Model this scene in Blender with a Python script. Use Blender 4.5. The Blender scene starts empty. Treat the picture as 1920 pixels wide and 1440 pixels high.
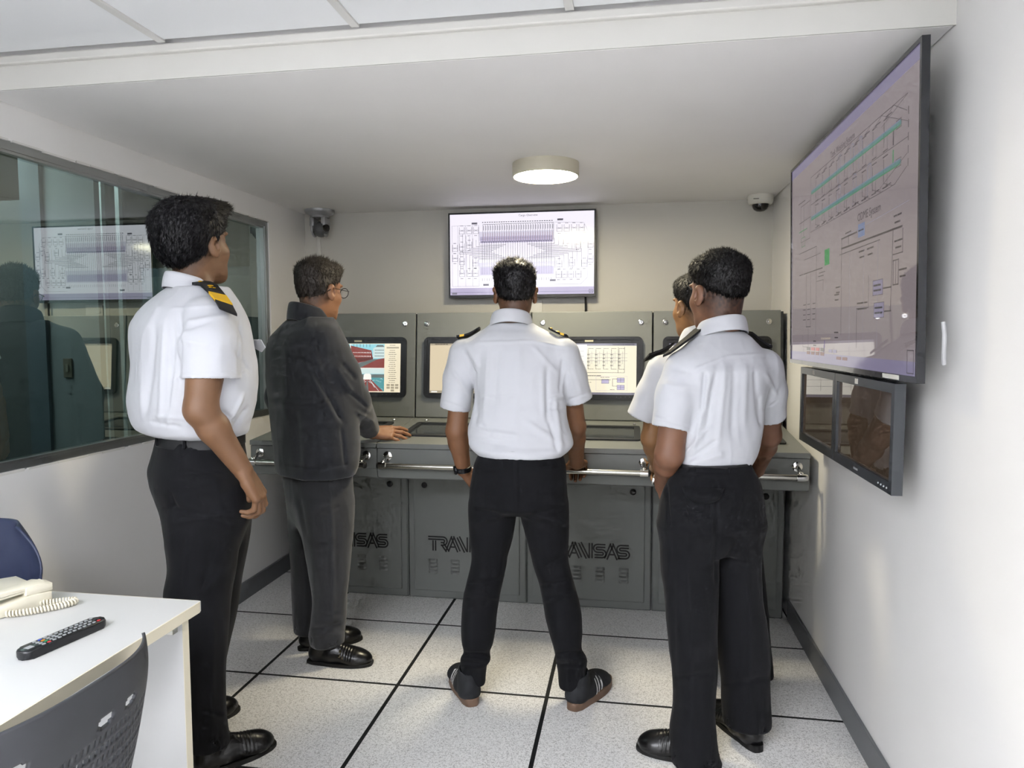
import bpy, bmesh, math, random
import numpy as np
from mathutils import Vector, Matrix

random.seed(7)
scene = bpy.context.scene
COL = scene.collection

# ------------------------------------------------------------------ camera
F_PX, YAW, PITCH, ROLL = 1326.16, 0.166021, 0.0678539, -0.00253974
CAM = np.array([1.506657, -2.625237, 1.390092])
_f = np.array([-math.sin(YAW) * math.cos(PITCH), math.cos(YAW) * math.cos(PITCH), -math.sin(PITCH)])
_r0 = np.array([math.cos(YAW), math.sin(YAW), 0.0])
_u0 = np.cross(_r0, _f)
_r = _r0 * math.cos(ROLL) + _u0 * math.sin(ROLL)
_u = -_r0 * math.sin(ROLL) + _u0 * math.cos(ROLL)
cam_data = bpy.data.cameras.new('camera')
cam_data.sensor_width = 36.0
cam_data.lens = F_PX / 1920 * 36.0
cam_data.clip_start = 0.02
cam = bpy.data.objects.new('camera', cam_data)
COL.objects.link(cam)
M = Matrix(((_r[0], _u[0], -_f[0], CAM[0]), (_r[1], _u[1], -_f[1], CAM[1]), (_r[2], _u[2], -_f[2], CAM[2]), (0, 0, 0, 1)))
cam.matrix_world = M
scene.camera = cam

# ------------------------------------------------------------------ world, exposure
world = bpy.data.worlds.new('world')
scene.world = world
world.use_nodes = True
world.node_tree.nodes['Background'].inputs[0].default_value = (0.8, 0.85, 0.9, 1)
world.node_tree.nodes['Background'].inputs[1].default_value = 0.02
scene.view_settings.view_transform = 'Standard'
scene.view_settings.look = 'None'
scene.view_settings.exposure = 0.70
scene.view_settings.gamma = 1.0
scene.view_settings.use_curve_mapping = False
try:
    scene.cycles.use_denoising = True
    scene.cycles.denoiser = 'OPENIMAGEDENOISE'
    scene.cycles.max_bounces = 6
    scene.cycles.diffuse_bounces = 4
    scene.cycles.glossy_bounces = 3
    scene.cycles.transparent_max_bounces = 8
    scene.cycles.use_adaptive_sampling = True
    scene.cycles.adaptive_threshold = 0.06
    scene.cycles.adaptive_min_samples = 10
    scene.cycles.caustics_reflective = False
    scene.cycles.caustics_refractive = False
    scene.cycles.sample_clamp_indirect = 6.0
except Exception:
    pass

PANEL_POWER = 13.0      # emission strength of the LED ceiling panels
NEXT_FILL_POWER = 20.0
LAMP_POWER = 72.0       # round ceiling lamp diffuser

# ------------------------------------------------------------------ small tools
def at(px, py, Y):
    """photo pixel + real distance (world y) -> point in the room"""
    d = _f + _r * (px - 960) / F_PX - _u * (py - 720) / F_PX
    return CAM + d * (Y - CAM[1]) / d[1]

def px_scale(P):
    return float((np.asarray(P) - CAM) @ _f) / F_PX

def lin(c):
    if isinstance(c, str):
        c = c.lstrip('#')
        c = [int(c[i:i + 2], 16) / 255 for i in (0, 2, 4)]
    return tuple((x / 12.92 if x <= 0.04045 else ((x + 0.055) / 1.055) ** 2.4) for x in c[:3]) + (1.0,)

MATS = {}
def mat(name, color, rough=0.5, metal=0.0, spec=0.5, bump=None, emit=None, var=None, sheen=0, coat=0):
    """principled material; bump=(scale,strength[,dist]); var=(scale, amount, stretch) colour grain"""
    if name in MATS:
        return MATS[name]
    m = bpy.data.materials.new(name)
    m.use_nodes = True
    nt = m.node_tree
    b = nt.nodes['Principled BSDF']
    col = lin(color)
    b.inputs['Base Color'].default_value = col
    b.inputs['Roughness'].default_value = rough
    b.inputs['Metallic'].default_value = metal
    b.inputs['Specular IOR Level'].default_value = spec
    if sheen:
        b.inputs['Sheen Weight'].default_value = sheen
    if coat:
        b.inputs['Coat Weight'].default_value = coat
    tc = nt.nodes.new('ShaderNodeTexCoord')
    if var:
        n = nt.nodes.new('ShaderNodeTexNoise')
        n.inputs['Scale'].default_value = var[0]
        n.inputs['Detail'].default_value = 4
        if len(var) > 2:
            mp = nt.nodes.new('ShaderNodeMapping')
            mp.inputs['Scale'].default_value = var[2]
            nt.links.new(tc.outputs['Object'], mp.inputs[0])
            nt.links.new(mp.outputs[0], n.inputs['Vector'])
        else:
            nt.links.new(tc.outputs['Object'], n.inputs['Vector'])
        r = nt.nodes.new('ShaderNodeValToRGB')
        a = var[1]
        r.color_ramp.elements[0].position = 0.3
        r.color_ramp.elements[1].position = 0.7
        r.color_ramp.elements[0].color = tuple(c * (1 - a) for c in col[:3]) + (1,)
        r.color_ramp.elements[1].color = tuple(min(1, c * (1 + a)) for c in col[:3]) + (1,)
        nt.links.new(n.outputs['Fac'], r.inputs[0])
        nt.links.new(r.outputs[0], b.inputs['Base Color'])
    if bump:
        n = nt.nodes.new('ShaderNodeTexNoise')
        n.inputs['Scale'].default_value = bump[0]
        n.inputs['Detail'].default_value = 3
        nt.links.new(tc.outputs['Object'], n.inputs['Vector'])
        bp = nt.nodes.new('ShaderNodeBump')
        bp.inputs['Strength'].default_value = bump[1]
        bp.inputs['Distance'].default_value = bump[2] if len(bump) > 2 else 0.002
        nt.links.new(n.outputs['Fac'], bp.inputs['Height'])
        nt.links.new(bp.outputs[0], b.inputs['Normal'])
    if emit:
        b.inputs['Emission Color'].default_value = lin(emit[0])
        b.inputs['Emission Strength'].default_value = emit[1]
    MATS[name] = m
    return m

class MB:
    """collects shapes into one mesh"""
    def __init__(s):
        s.bm = bmesh.new()
    def box(s, lo, hi, rot=None, origin=(0, 0, 0), bevel=0, seg=2):
        lo, hi = Vector(lo), Vector(hi)
        g = bmesh.ops.create_cube(s.bm, size=1)
        vs = g['verts']
        c, d = (lo + hi) / 2, hi - lo
        for v in vs:
            v.co = Vector((v.co.x * d.x, v.co.y * d.y, v.co.z * d.z)) + c
        if bevel:
            es = list({e for v in vs for e in v.link_edges})
            r = bmesh.ops.bevel(s.bm, geom=es, offset=bevel, segments=seg, affect='EDGES', profile=0.5)
            vs = list({v for f in r['faces'] for v in f.verts} | {v for v in vs if v.is_valid})
        if rot is not None:
            for v in vs:
                v.co = rot @ (v.co - Vector(origin)) + Vector(origin)
        return s
    def prism(s, pts, z0, z1, axes=((1, 0, 0), (0, 1, 0), (0, 0, 1)), o=(0, 0, 0), bevel=0):
        """extrude 2-d outline pts (u,v) between z0,z1 along third axis"""
        U, V, W = [Vector(a) for a in axes]
        o = Vector(o)
        a = [s.bm.verts.new(o + U * p[0] + V * p[1] + W * z0) for p in pts]
        b = [s.bm.verts.new(o + U * p[0] + V * p[1] + W * z1) for p in pts]
        n = len(pts)
        fs = [s.bm.faces.new(a[::-1]), s.bm.faces.new(b)]
        for i in range(n):
            fs.append(s.bm.faces.new((a[i], a[(i + 1) % n], b[(i + 1) % n], b[i])))
        if bevel:
            es = list({e for f in fs[:2] for e in f.edges})
            bmesh.ops.bevel(s.bm, geom=es, offset=bevel, segments=2, affect='EDGES', profile=0.5)
        return s
    def ringframe(s, outer, inner, z0, z1, axes=((1, 0, 0), (0, 1, 0), (0, 0, 1)), o=(0, 0, 0)):
        U, V, W = [Vector(a) for a in axes]
        o = Vector(o)
        n = len(outer)
        mk = lambda pts, z: [s.bm.verts.new(o + U * p[0] + V * p[1] + W * z) for p in pts]
        a0, a1, b0, b1 = mk(outer, z0), mk(outer, z1), mk(inner, z0), mk(inner, z1)
        for i in range(n):
            j = (i + 1) % n
            s.bm.faces.new((a0[i], a0[j], a1[j], a1[i]))
            s.bm.faces.new((b0[j], b0[i], b1[i], b1[j]))
            s.bm.faces.new((a1[i], a1[j], b1[j], b1[i]))
            s.bm.faces.new((a0[j], a0[i], b0[i], b0[j]))
        return s
    def tube(s, pts, r, n=10, cap=True, r1=None):
        pts = [Vector(p) for p in pts]
        m = len(pts)
        rings = []
        t0 = (pts[1] - pts[0]).normalized()
        ref = Vector((0, 0, 1)) if abs(t0.z) < 0.9 else Vector((1, 0, 0))
        u = t0.cross(ref).normalized()
        for i, p in enumerate(pts):
            t = (pts[min(i + 1, m - 1)] - pts[max(i - 1, 0)]).normalized()
            u = (u - t * u.dot(t)).normalized()
            v = t.cross(u)
            rr = r if r1 is None else r + (r1 - r) * i / (m - 1)
            if isinstance(r, (list, tuple)):
                rr = r[i]
            rings.append([s.bm.verts.new(p + (u * math.cos(2 * math.pi * k / n) + v * math.sin(2 * math.pi * k / n)) * rr) for k in range(n)])
        for i in range(m - 1):
            for k in range(n):
                s.bm.faces.new((rings[i][k], rings[i][(k + 1) % n], rings[i + 1][(k + 1) % n], rings[i + 1][k]))
        if cap:
            s.bm.faces.new(rings[0][::-1]); s.bm.faces.new(rings[-1])
        return s
    def lathe(s, prof, n=40, axes=((1, 0, 0), (0, 1, 0), (0, 0, 1)), o=(0, 0, 0)):
        """prof: list of (radius, height)"""
        U, V, W = [Vector(a) for a in axes]
        o = Vector(o)
        rings = []
        for r, h in prof:
            if r < 1e-6:
                rings.append([s.bm.verts.new(o + W * h)])
            else:
                rings.append([s.bm.verts.new(o + (U * math.cos(2 * math.pi * k / n) + V * math.sin(2 * math.pi * k / n)) * r + W * h) for k in range(n)])
        for a, b in zip(rings, rings[1:]):
            for k in range(n):
                j = (k + 1) % n
                if len(a) == 1 and len(b) == 1:
                    continue
                if len(a) == 1:
                    s.bm.faces.new((a[0], b[j], b[k]))
                elif len(b) == 1:
                    s.bm.faces.new((a[k], a[j], b[0]))
                else:
                    s.bm.faces.new((a[k], a[j], b[j], b[k]))
        return s
    def ball(s, c, r, n=12, sc=(1, 1, 1), rot=None):
        g = bmesh.ops.create_uvsphere(s.bm, u_segments=n, v_segments=max(6, n // 2), radius=r)
        for v in g['verts']:
            w = Vector((v.co.x * sc[0], v.co.y * sc[1], v.co.z * sc[2]))
            if rot is not None:
                w = rot @ w
            v.co = w + Vector(c)
        return s
    def quad(s, a, b, c, d):
        s.bm.faces.new([s.bm.verts.new(Vector(p)) for p in (a, b, c, d)])
        return s
    def build(s, name, m, parent=None, smooth=False, angle=40, kind=None):
        me = bpy.data.meshes.new(name)
        bmesh.ops.recalc_face_normals(s.bm, faces=s.bm.faces)
        s.bm.to_mesh(me); s.bm.free()
        return link(name, me, m, parent, smooth, angle, kind)

def link(name, me, m, parent=None, smooth=False, angle=40, kind=None):
    ms = m if isinstance(m, (list, tuple)) else [m]
    if not me.materials:
        for x in ms:
            me.materials.append(x)
    if smooth:
        me.polygons.foreach_set('use_smooth', [True] * len(me.polygons))
        if angle and angle < 180:
            try:
                me.set_sharp_from_angle(angle=math.radians(angle))
            except Exception:
                pass
    o = bpy.data.objects.new(name, me)
    COL.objects.link(o)
    if parent is not None:
        o.parent = parent
        o.matrix_parent_inverse = Matrix.Translation(-Vector(parent.location)) if parent.type == 'EMPTY' and not any(parent.rotation_euler) else Matrix.Identity(4)
        if parent.parent is not None:
            o.matrix_parent_inverse = Matrix.Identity(4)
    if kind:
        o['kind'] = kind
    return o

def tag(o, label, cat, group=None):
    o['label'] = label; o['category'] = cat
    if group:
        o['group'] = group
    return o

def thing(name, label, cat, loc=(0, 0, 0), group=None):
    """Empty at the thing's base; parts are modelled in room coordinates"""
    o = bpy.data.objects.new(name, None)
    o.empty_display_size = 0.1
    o.location = loc
    COL.objects.link(o)
    return tag(o, label, cat, group)

def struct(o):
    o['kind'] = 'structure'
    return o

def rrect(w, h, r, n=5, c=(0, 0)):
    """rounded rectangle outline, ccw, centred at c"""
    out = []
    for (sx, sy, a0) in ((1, 1, 0), (-1, 1, 90), (-1, -1, 180), (1, -1, 270)):
        for k in range(n + 1):
            a = math.radians(a0 + 90 * k / n)
            out.append((c[0] + sx * (w / 2 - r) + r * math.cos(a), c[1] + sy * (h / 2 - r) + r * math.sin(a)))
    return out

def text_mesh(s, size, align='CENTER'):
    """built-in font -> mesh (flat, in xy plane)"""
    cu = bpy.data.curves.new('txt', 'FONT')
    cu.body = s; cu.size = size; cu.align_x = align; cu.align_y = 'CENTER'
    cu.resolution_u = 2
    o = bpy.data.objects.new('txt', cu)
    COL.objects.link(o)
    dg = bpy.context.evaluated_depsgraph_get()
    me = bpy.data.meshes.new_from_object(o.evaluated_get(dg))
    bpy.data.objects.remove(o)
    return me
# ------------------------------------------------------------------ room measurements (metres)
XL, XR, YB, YF = -0.50, 2.285, 1.56, -4.4
ZS, ZC = 2.147, 2.247       # soffit underside, tile ceiling
YS = -0.68                  # soffit front face
WIN = (-1.75, 1.112, 0.945, 2.032)   # window y0,y1,z0,z1

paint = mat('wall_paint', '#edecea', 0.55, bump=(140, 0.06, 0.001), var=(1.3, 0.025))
paint_soffit = mat('soffit_paint', '#f3f2f1', 0.6, bump=(90, 0.05, 0.001), var=(1.6, 0.03))
paint_beam = mat('beam_paint', '#d0cfca', 0.5)
base_grey = mat('baseboard_grey', '#6f7174', 0.45)

def speckle(name, base, dark):
    m = bpy.data.materials.new(name); m.use_nodes = True
    nt = m.node_tree; b = nt.nodes['Principled BSDF']
    tc = nt.nodes.new('ShaderNodeTexCoord')
    n1 = nt.nodes.new('ShaderNodeTexNoise'); n1.inputs['Scale'].default_value = 170; n1.inputs['Detail'].default_value = 2; n1.inputs['Distortion'].default_value = 1.5
    geo = nt.nodes.new('ShaderNodeNewGeometry')
    nt.links.new(geo.outputs['Position'], n1.inputs['Vector'])
    r = nt.nodes.new('ShaderNodeValToRGB')
    e = r.color_ramp.elements
    e[0].position = 0.40; e[0].color = lin(dark)
    e[1].position = 0.50; e[1].color = lin(base)
    n2 = nt.nodes.new('ShaderNodeTexNoise'); n2.inputs['Scale'].default_value = 3; n2.inputs['Detail'].default_value = 3
    nt.links.new(geo.outputs['Position'], n2.inputs['Vector'])
    mx = nt.nodes.new('ShaderNodeMix'); mx.data_type = 'RGBA'; mx.blend_type = 'MULTIPLY'
    mx.inputs['Factor'].default_value = 0.25
    nt.links.new(n1.outputs['Fac'], r.inputs[0])
    nt.links.new(r.outputs[0], mx.inputs[6]); nt.links.new(n2.outputs['Color'], mx.inputs[7])
    nt.links.new(r.outputs[0], b.inputs['Base Color'])
    b.inputs['Roughness'].default_value = 0.38
    b.inputs['Specular IOR Level'].default_value = 0.4
    return m

tile_mat = speckle('floor_tile_laminate', '#efeeec', '#bcbab7')
black_joint = mat('joint_black', '#141618', 0.6)

# floor with its tiles (600 mm raised access floor)
floor = struct(MB().box((XL - .1, YF - .1, -0.08), (XR + .1, YB + .1, -0.0012)).build('floor', black_joint))
G = 0.0075
tile_cache = {}
xs = [XL] + [i * 0.6 for i in range(0, 4)] + [XR]
ys = [YF] + [j * 0.6 for j in range(-7, 3)] + [YB]
for i in range(len(xs) - 1):
    for j in range(len(ys) - 1):
        w, d = xs[i + 1] - xs[i], ys[j + 1] - ys[j]
        key = (round(w, 3), round(d, 3))
        if key not in tile_cache:
            mb = MB(); mb.box((-w / 2 + G, -d / 2 + G, -0.004), (w / 2 - G, d / 2 - G, 0), bevel=0.0006, seg=1)
            me = bpy.data.meshes.new('floor_tile'); mb.bm.to_mesh(me); mb.bm.free()
            tile_cache[key] = me
        o = link('floor_tile', tile_cache[key], tile_mat, floor)
        o.location = ((xs[i] + xs[i + 1]) / 2, (ys[j] + ys[j + 1]) / 2, 0)

# walls
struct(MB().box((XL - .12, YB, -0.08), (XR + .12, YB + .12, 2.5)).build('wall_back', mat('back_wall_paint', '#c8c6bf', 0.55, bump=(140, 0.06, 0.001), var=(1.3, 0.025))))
struct(MB().box((XR, YF - .12, -0.08), (XR + .12, YB, 2.5)).build('wall_right', paint))
struct(MB().box((XL - .12, YF - .12, -0.08), (XR, YF, 2.5)).build('wall_front', paint))
w = MB()
y0, y1, z0, z1 = WIN
w.box((XL - .12, YF, -0.08), (XL, YB, z0)); w.box((XL - .12, YF, z1), (XL, YB, 2.5))
w.box((XL - .12, YF, z0), (XL, y0, z1)); w.box((XL - .12, y1, z0), (XL, YB, z1))
struct(w.build('wall_left', paint))
# lowered ceiling over the consoles and its front face
struct(MB().box((XL, YS, ZS), (XR, YB, 2.5), bevel=0.004, seg=1).build('ceiling_lowered', paint_soffit))
trim = MB().box((XL, YS - 0.006, ZS - 0.0005), (XR, YS - 0.0005, ZC - 0.03))
struct(trim.build('trim_1', paint_beam))
struct(MB().box((XL, YS - 0.022, ZC - 0.03), (XR, YS - 0.0005, ZC - 0.004), bevel=0.005).build('trim_2', paint_beam))

# suspended tile ceiling
ceil_mat = mat('ceiling_tile_white', '#eef0f2', 0.75, bump=(220, 0.08, 0.001))
bar_mat = mat('ceiling_bar', '#d7d6d3', 0.45)
ceiling = struct(MB().box((XL, YF, ZC + 0.03), (XR, YS, 2.5)).build('ceiling', mat('ceiling_void', '#9a9a9a', 0.8)))
bars = [XL, 0.155, 0.748, 1.341, 1.934, XR]
bars = [XL, -0.438] + bars[1:]
rows = [YF, -3.99, -2.79, -1.59, YS - 0.024]
lights = {(3, 'a'), }
PANELS = [(0.748, 1.341, -2.06, -0.868), (0.748, 1.341, -3.95, -2.76), (-0.438, 0.155, -3.98, -2.80), (0.155, 0.748, -3.98, -2.80)]
for i in range(len(bars) - 1):
    a, b = bars[i], bars[i + 1]
    segs = [(rows[k], rows[k + 1]) for k in range(len(rows) - 1)]
    if abs(a - 0.748) < .01:
        segs = [(YF, -3.95), (-2.76, -2.06), (-0.868, YS - 0.024)]
    elif a > -.45 and a < 1.5:
        segs = [q for q in segs if abs(q[0] + 3.99) > .01 or a > 1.3]
    for (c, d) in segs:
        g = 0.010
        o = MB().box((a + g, c + g * .4, ZC + 0.002), (b - g, d - 0.004, ZC + 0.018), bevel=0.002, seg=1).build('ceiling_tile', ceil_mat, ceiling)
for x in bars[1:-1]:
    MB().box((x - 0.012, YF, ZC - 0.004), (x + 0.012, YS - 0.024, ZC + 0.03), bevel=0.001, seg=1).build('ceiling_bar', bar_mat, ceiling)
for i in range(len(bars) - 1):
    for c in rows[1:-1]:
        if abs(bars[i] - 0.748) < .01:
            continue
        MB().box((bars[i] + 0.012, c - 0.01, ZC - 0.003), (bars[i + 1] - 0.012, c + 0.01, ZC + 0.03)).build('ceiling_bar', bar_mat, ceiling)
led = mat('led_diffuser', '#ffffff', 0.5, emit=('#f6f8ff', PANEL_POWER))
for (a, b, c, d), where in zip(PANELS, ('', 'at the rear of the room, third from the window wall', 'at the rear of the room, next to the window wall', 'at the rear of the room, second from the window wall')):
    t = thing('ceiling_light_panel', 'flat white LED ceiling panel ' + where, 'ceiling light', ((a + b) / 2, (c + d) / 2, ZC)) if where else thing('unlit_ceiling_panel', 'flat framed panel in the tiled ceiling just in front of the beam', 'ceiling panel', ((a + b) / 2, (c + d) / 2, ZC))  # front framed panel is a ceiling light fixture built unlit
    a2, b2, c2, d2 = a + .013, b - .013, c + .003, d - .003
    cx, cy = (a2 + b2) / 2, (c2 + d2) / 2
    fr = MB()
    fr.box((a2, c2, ZC - .006), (a2 + .018, d2, ZC + .02)); fr.box((b2 - .018, c2, ZC - .006), (b2, d2, ZC + .02))
    fr.box((a2, c2, ZC - .006), (b2, c2 + .018, ZC + .02)); fr.box((a2, d2 - .018, ZC - .006), (b2, d2, ZC + .02))
    fr.build('frame', mat('panel_frame', '#cfd0e2', 0.4), t)
    MB().box((a2 + .017, c2 + .017, ZC - .001), (b2 - .017, d2 - .017, ZC + .01)).build('diffuser' if where else 'panel', led if where else ceil_mat, t)

# baseboards
struct(MB().box((XR - 0.012, YF, 0), (XR, 0.93, 0.098), bevel=0.002, seg=1).build('baseboard_right', base_grey))
struct(MB().box((XL, YF, 0), (XL + 0.012, YB, 0.098), bevel=0.002, seg=1).build('baseboard_left', base_grey))
struct(MB().box((XL + .012, YB - 0.012, 0), (-0.29, YB, 0.098), bevel=0.002, seg=1).build('baseboard_back', base_grey))

# ---- window between this room and the next one
alu = mat('aluminium_frame', '#a9adad', 0.28, metal=0.85)
gl = bpy.data.materials.new('tinted_glass'); gl.use_nodes = True
nt = gl.node_tree; nt.nodes.clear()
out = nt.nodes.new('ShaderNodeOutputMaterial')
tr = nt.nodes.new('ShaderNodeBsdfTransparent'); tr.inputs[0].default_value = lin('#93a9a8')
gs = nt.nodes.new('ShaderNodeBsdfGlossy'); gs.inputs['Roughness'].default_value = 0.0; gs.inputs['Color'].default_value = lin('#d9e4df')
fr = nt.nodes.new('ShaderNodeFresnel'); fr.inputs['IOR'].default_value = 1.6
mx = nt.nodes.new('ShaderNodeMixShader')
mr = nt.nodes.new('ShaderNodeMapRange')
mr.inputs['From Min'].default_value = 0.0; mr.inputs['From Max'].default_value = 1.0; mr.inputs['To Min'].default_value = 0.42; mr.inputs['To Max'].default_value = 1.0
nt.links.new(fr.outputs[0], mr.inputs[0]); nt.links.new(mr.outputs[0], mx.inputs[0]); nt.links.new(tr.outputs[0], mx.inputs[1]); nt.links.new(gs.outputs[0], mx.inputs[2])
nt.links.new(mx.outputs[0], out.inputs[0])
wf = MB()
fx0, fx1 = XL - 0.06, XL - 0.008
wf.box((fx0, y0, z0), (fx1, y1, z0 + .028)); wf.box((fx0, y0, z1 - .03), (fx1, y1, z1))
wf.box((fx0, y1 - .03, z0 + .028), (fx1, y1, z1 - .03)); wf.box((fx0, y0, z0 + .028), (fx1, y0 + .03, z1 - .03))
window = struct(wf.build('window_1', alu))
gp = MB().quad((XL - .034, y0 + .03, z0 + .028), (XL - .034, y1 - .03, z0 + .028), (XL - .034, y1 - .03, z1 - .03), (XL - .034, y0 + .03, z1 - .03))
gp.build('pane', gl, window)
bead = MB()
bead.box((XL - .036, y0 + .03, z0 + .028), (XL - .012, y1 - .03, z0 + .036)); bead.box((XL - .036, y0 + .03, z1 - .04), (XL - .012, y1 - .03, z1 - .03))
bead.box((XL - .036, y1 - .042, z0 + .036), (XL - .012, y1 - .03, z1 - .04))
bead.build('glazing_bead', alu, window)
# rough filler strip along the reveal
fl = MB()
random.seed(3)
yy = y0
while yy < y1 - .02:
    L = random.uniform(.03, .16)
    fl.box((XL - .01, yy, z1 - random.uniform(.002, .006)), (XL + .0012, min(yy + L, y1), z1 + random.uniform(.001, .004)))
    fl.box((XL - .01, yy, z0 - random.uniform(.001, .004)), (XL + .0012, min(yy + L, y1), z0 + random.uniform(.002, .005)))
    yy += L + random.uniform(0, .03)
fl.build('filler_strip', mat('old_filler', '#dcdbd6', 0.8), window)

# ---- the dim room beyond the glass
dimwall = mat('next_room_wall', '#8f9791', 0.7)
dimfloor = mat('next_room_floor', '#5c646a', 0.6)
struct(MB().box((-3.2, -3.0, -0.08), (XL - .12, 3.2, -.005)).build('floor_beyond', dimfloor))
struct(MB().box((-3.2, -3.0, 2.45), (XL - .12, 3.2, 2.5)).build('ceiling_beyond', dimwall))
struct(MB().box((-3.3, -3.0, -.08), (-3.2, 3.2, 2.5)).build('wall_beyond_left', dimwall))
struct(MB().box((-3.2, 3.1, -.08), (XL - .12, 3.2, 2.45)).build('wall_beyond_back', dimwall))
struct(MB().box((-3.2, -3.1, -.08), (XL - .12, -3.0, 2.45)).build('wall_beyond_front', dimwall))
nl = thing('ceiling_light_panel', 'added ceiling light, itself unseen, brightening the room beyond the tinted window', 'ceiling light', (-2.0, 0, 2.45))  # unseen lamp added to brighten the adjoining room
MB().box((-2.3, -.6, 2.435), (-1.7, .6, 2.45)).build('frame', paint, nl)
MB().box((-2.28, -.58, 2.43), (-1.72, .58, 2.436)).build('diffuser', mat('next_room_fill_led', '#ffffff', .5, emit=('#f4f5ee', NEXT_FILL_POWER)), nl)
# partition wall with a switch plate, seen through the glass
bluewall = mat('blue_grey_partition', '#858e92', 0.6)
struct(MB().box((-1.483, 0.62, 0), (-1.186, 0.70, 2.45)).build('wall_beyond_partition', bluewall))
struct(MB().box((-1.600, 0.60, 0), (-1.483, 0.70, 2.45)).build('trim_3', mat('slate_post', '#5a6670', .6)))
struct(MB().box((-2.45, 0.63, 0), (-1.600, 0.69, 2.1)).build('door_1', mat('dark_door', '#55595b', .6)))
gpt = thing('glass_partition', 'glass partition with pale strips standing in for edge highlights behind the tinted window', 'partition', (-1.1, .64, 0))
for xx, ww_ in ((-1.155, .010), (-1.062, .022), (-.80, .014)):  # pale strips stand in for bright highlights along glass edges
    MB().box((xx - ww_ / 2, .625, 0), (xx + ww_ / 2, .65, 2.2)).build('highlight_strip', mat('glass_edge_highlight', '#c9d4d6', .35, metal=.3), gpt)
sp = thing('light_switch', 'brown switch plate on the blue-grey partition seen through the glass', 'switch', (-1.375, .62, 1.23))
MB().box((-1.400, .611, 1.180), (-1.350, .6195, 1.280), bevel=.003).build('plate', mat('switch_brown', '#6c665a', 0.5), sp)
MB().box((-1.382, .606, 1.21), (-1.368, .611, 1.25), bevel=.002).build('rocker', mat('switch_rocker', '#8a857a', 0.4), sp)
# tall cabinet with sliding glass doors behind the far part of the window
cb = thing('storage_cabinet', 'tall grey-blue cabinet standing behind the far end of the tinted glass', 'cabinet', (-1.25, 1.9, 0))
cm = mat('cabinet_blue_grey', '#71828e', 0.5); cm2 = mat('cabinet_light', '#8fa0a6', 0.4)
MB().box((-1.75, 1.7, 0), (-0.7, 2.1, 1.85), bevel=.004).build('body', cm, cb)
for k in range(2):
    d_ = MB().box((-1.73 + k * .52, 1.68, .06), (-1.235 + k * .52, 1.7, 1.79), bevel=.003).build('door', cm2, cb)
    MB().box((-1.27 + k * .06, 1.668, .9), (-1.255 + k * .06, 1.68, 1.1), bevel=.002).build('handle', alu, d_)
for z in (.45, .85, 1.25, 1.6):
    MB().box((-1.74, 1.676, z), (-.71, 1.681, z + .012)).build('shelf_edge', cm2, cb)

# ---- ceiling-mounted devices over the consoles
lamp = thing('ceiling_lamp', 'round drum ceiling lamp with glowing diffuser over the consoles', 'ceiling lamp', (1.13, .535, ZS))
MB().lathe([(0, 0), (.147, 0), (.147, -.056), (.141, -.058), (.141, -.047), (.135, -.047)], n=64, o=(1.13, .535, ZS)).build('drum', mat('lamp_drum', '#c9c4b2', 0.35, metal=0.15), lamp, smooth=True, angle=30)
MB().lathe([(.1405, -.050), (.13, -.0535), (.06, -.057), (0, -.058)], n=64, o=(1.13, .535, ZS)).build('diffuser', mat('lamp_diffuser', '#fffdf0', 0.5, emit=('#fff2cf', LAMP_POWER)), lamp, smooth=True)

silver = mat('silver_plastic', '#9b9da0', 0.35, metal=0.35)
dark_dome = mat('smoked_dome', '#1d1c22', 0.08, coat=0.5)
ptz = thing('security_camera', 'silver pan-tilt security camera hanging from the ceiling corner', 'camera', (-.345, 1.44, ZS))
MB().lathe([(0, 0), (.088, 0), (.088, -.01), (.082, -.02), (.062, -.03), (.055, -.036), (.056, -.048), (0, -.05)], n=40, o=(-.345, 1.44, ZS)).build('base', silver, ptz, smooth=True)
yk = MB()
for sx in (-1, 1):
    yk.ball((-.345 + sx * .036, 1.44, ZS - .105), .05, 16, (.30, .9, 1.15))
    yk.box((-.345 + sx * .036 - .014, 1.40, ZS - .1), (-.345 + sx * .036 + .014, 1.48, ZS - .045), bevel=.006)
yk.build('yoke', silver, ptz, smooth=True)
MB().ball((-.335, 1.43, ZS - .115), .047, 20).build('camera_head', mat('ptz_head', '#55585b', 0.4), ptz, smooth=True)
MB().lathe([(0, .012), (.02, .01), (.023, 0), (.026, -.02)], n=20, axes=((.35, .94, 0), (0, 0, 1), (.94, -.35, 0)), o=(-.295, 1.415, ZS - .11)).build('lens', dark_dome, ptz, smooth=True)

dc = thing('dome_camera', 'white dome security camera on the ceiling by the right wall', 'camera', (2.195, 1.44, ZS))
MB().lathe([(0, 0), (.066, 0), (.068, -.006), (.066, -.036), (.058, -.048), (.046, -.05), (.044, -.044), (0, -.044)], n=40, o=(2.195, 1.44, ZS)).build('housing', mat('camera_white', '#d8d7cf', 0.4), dc, smooth=True)
MB().lathe([(.0435, -.046), (.042, -.062), (.034, -.076), (.02, -.085), (0, -.088)], n=32, o=(2.195, 1.44, ZS)).build('dome', dark_dome, dc, smooth=True)
MB().box((2.148, 1.372, ZS - .030), (2.176, 1.380, ZS - .026)).build('name_mark', mat('grey_print', '#77776f', 0.6), dc)

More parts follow.
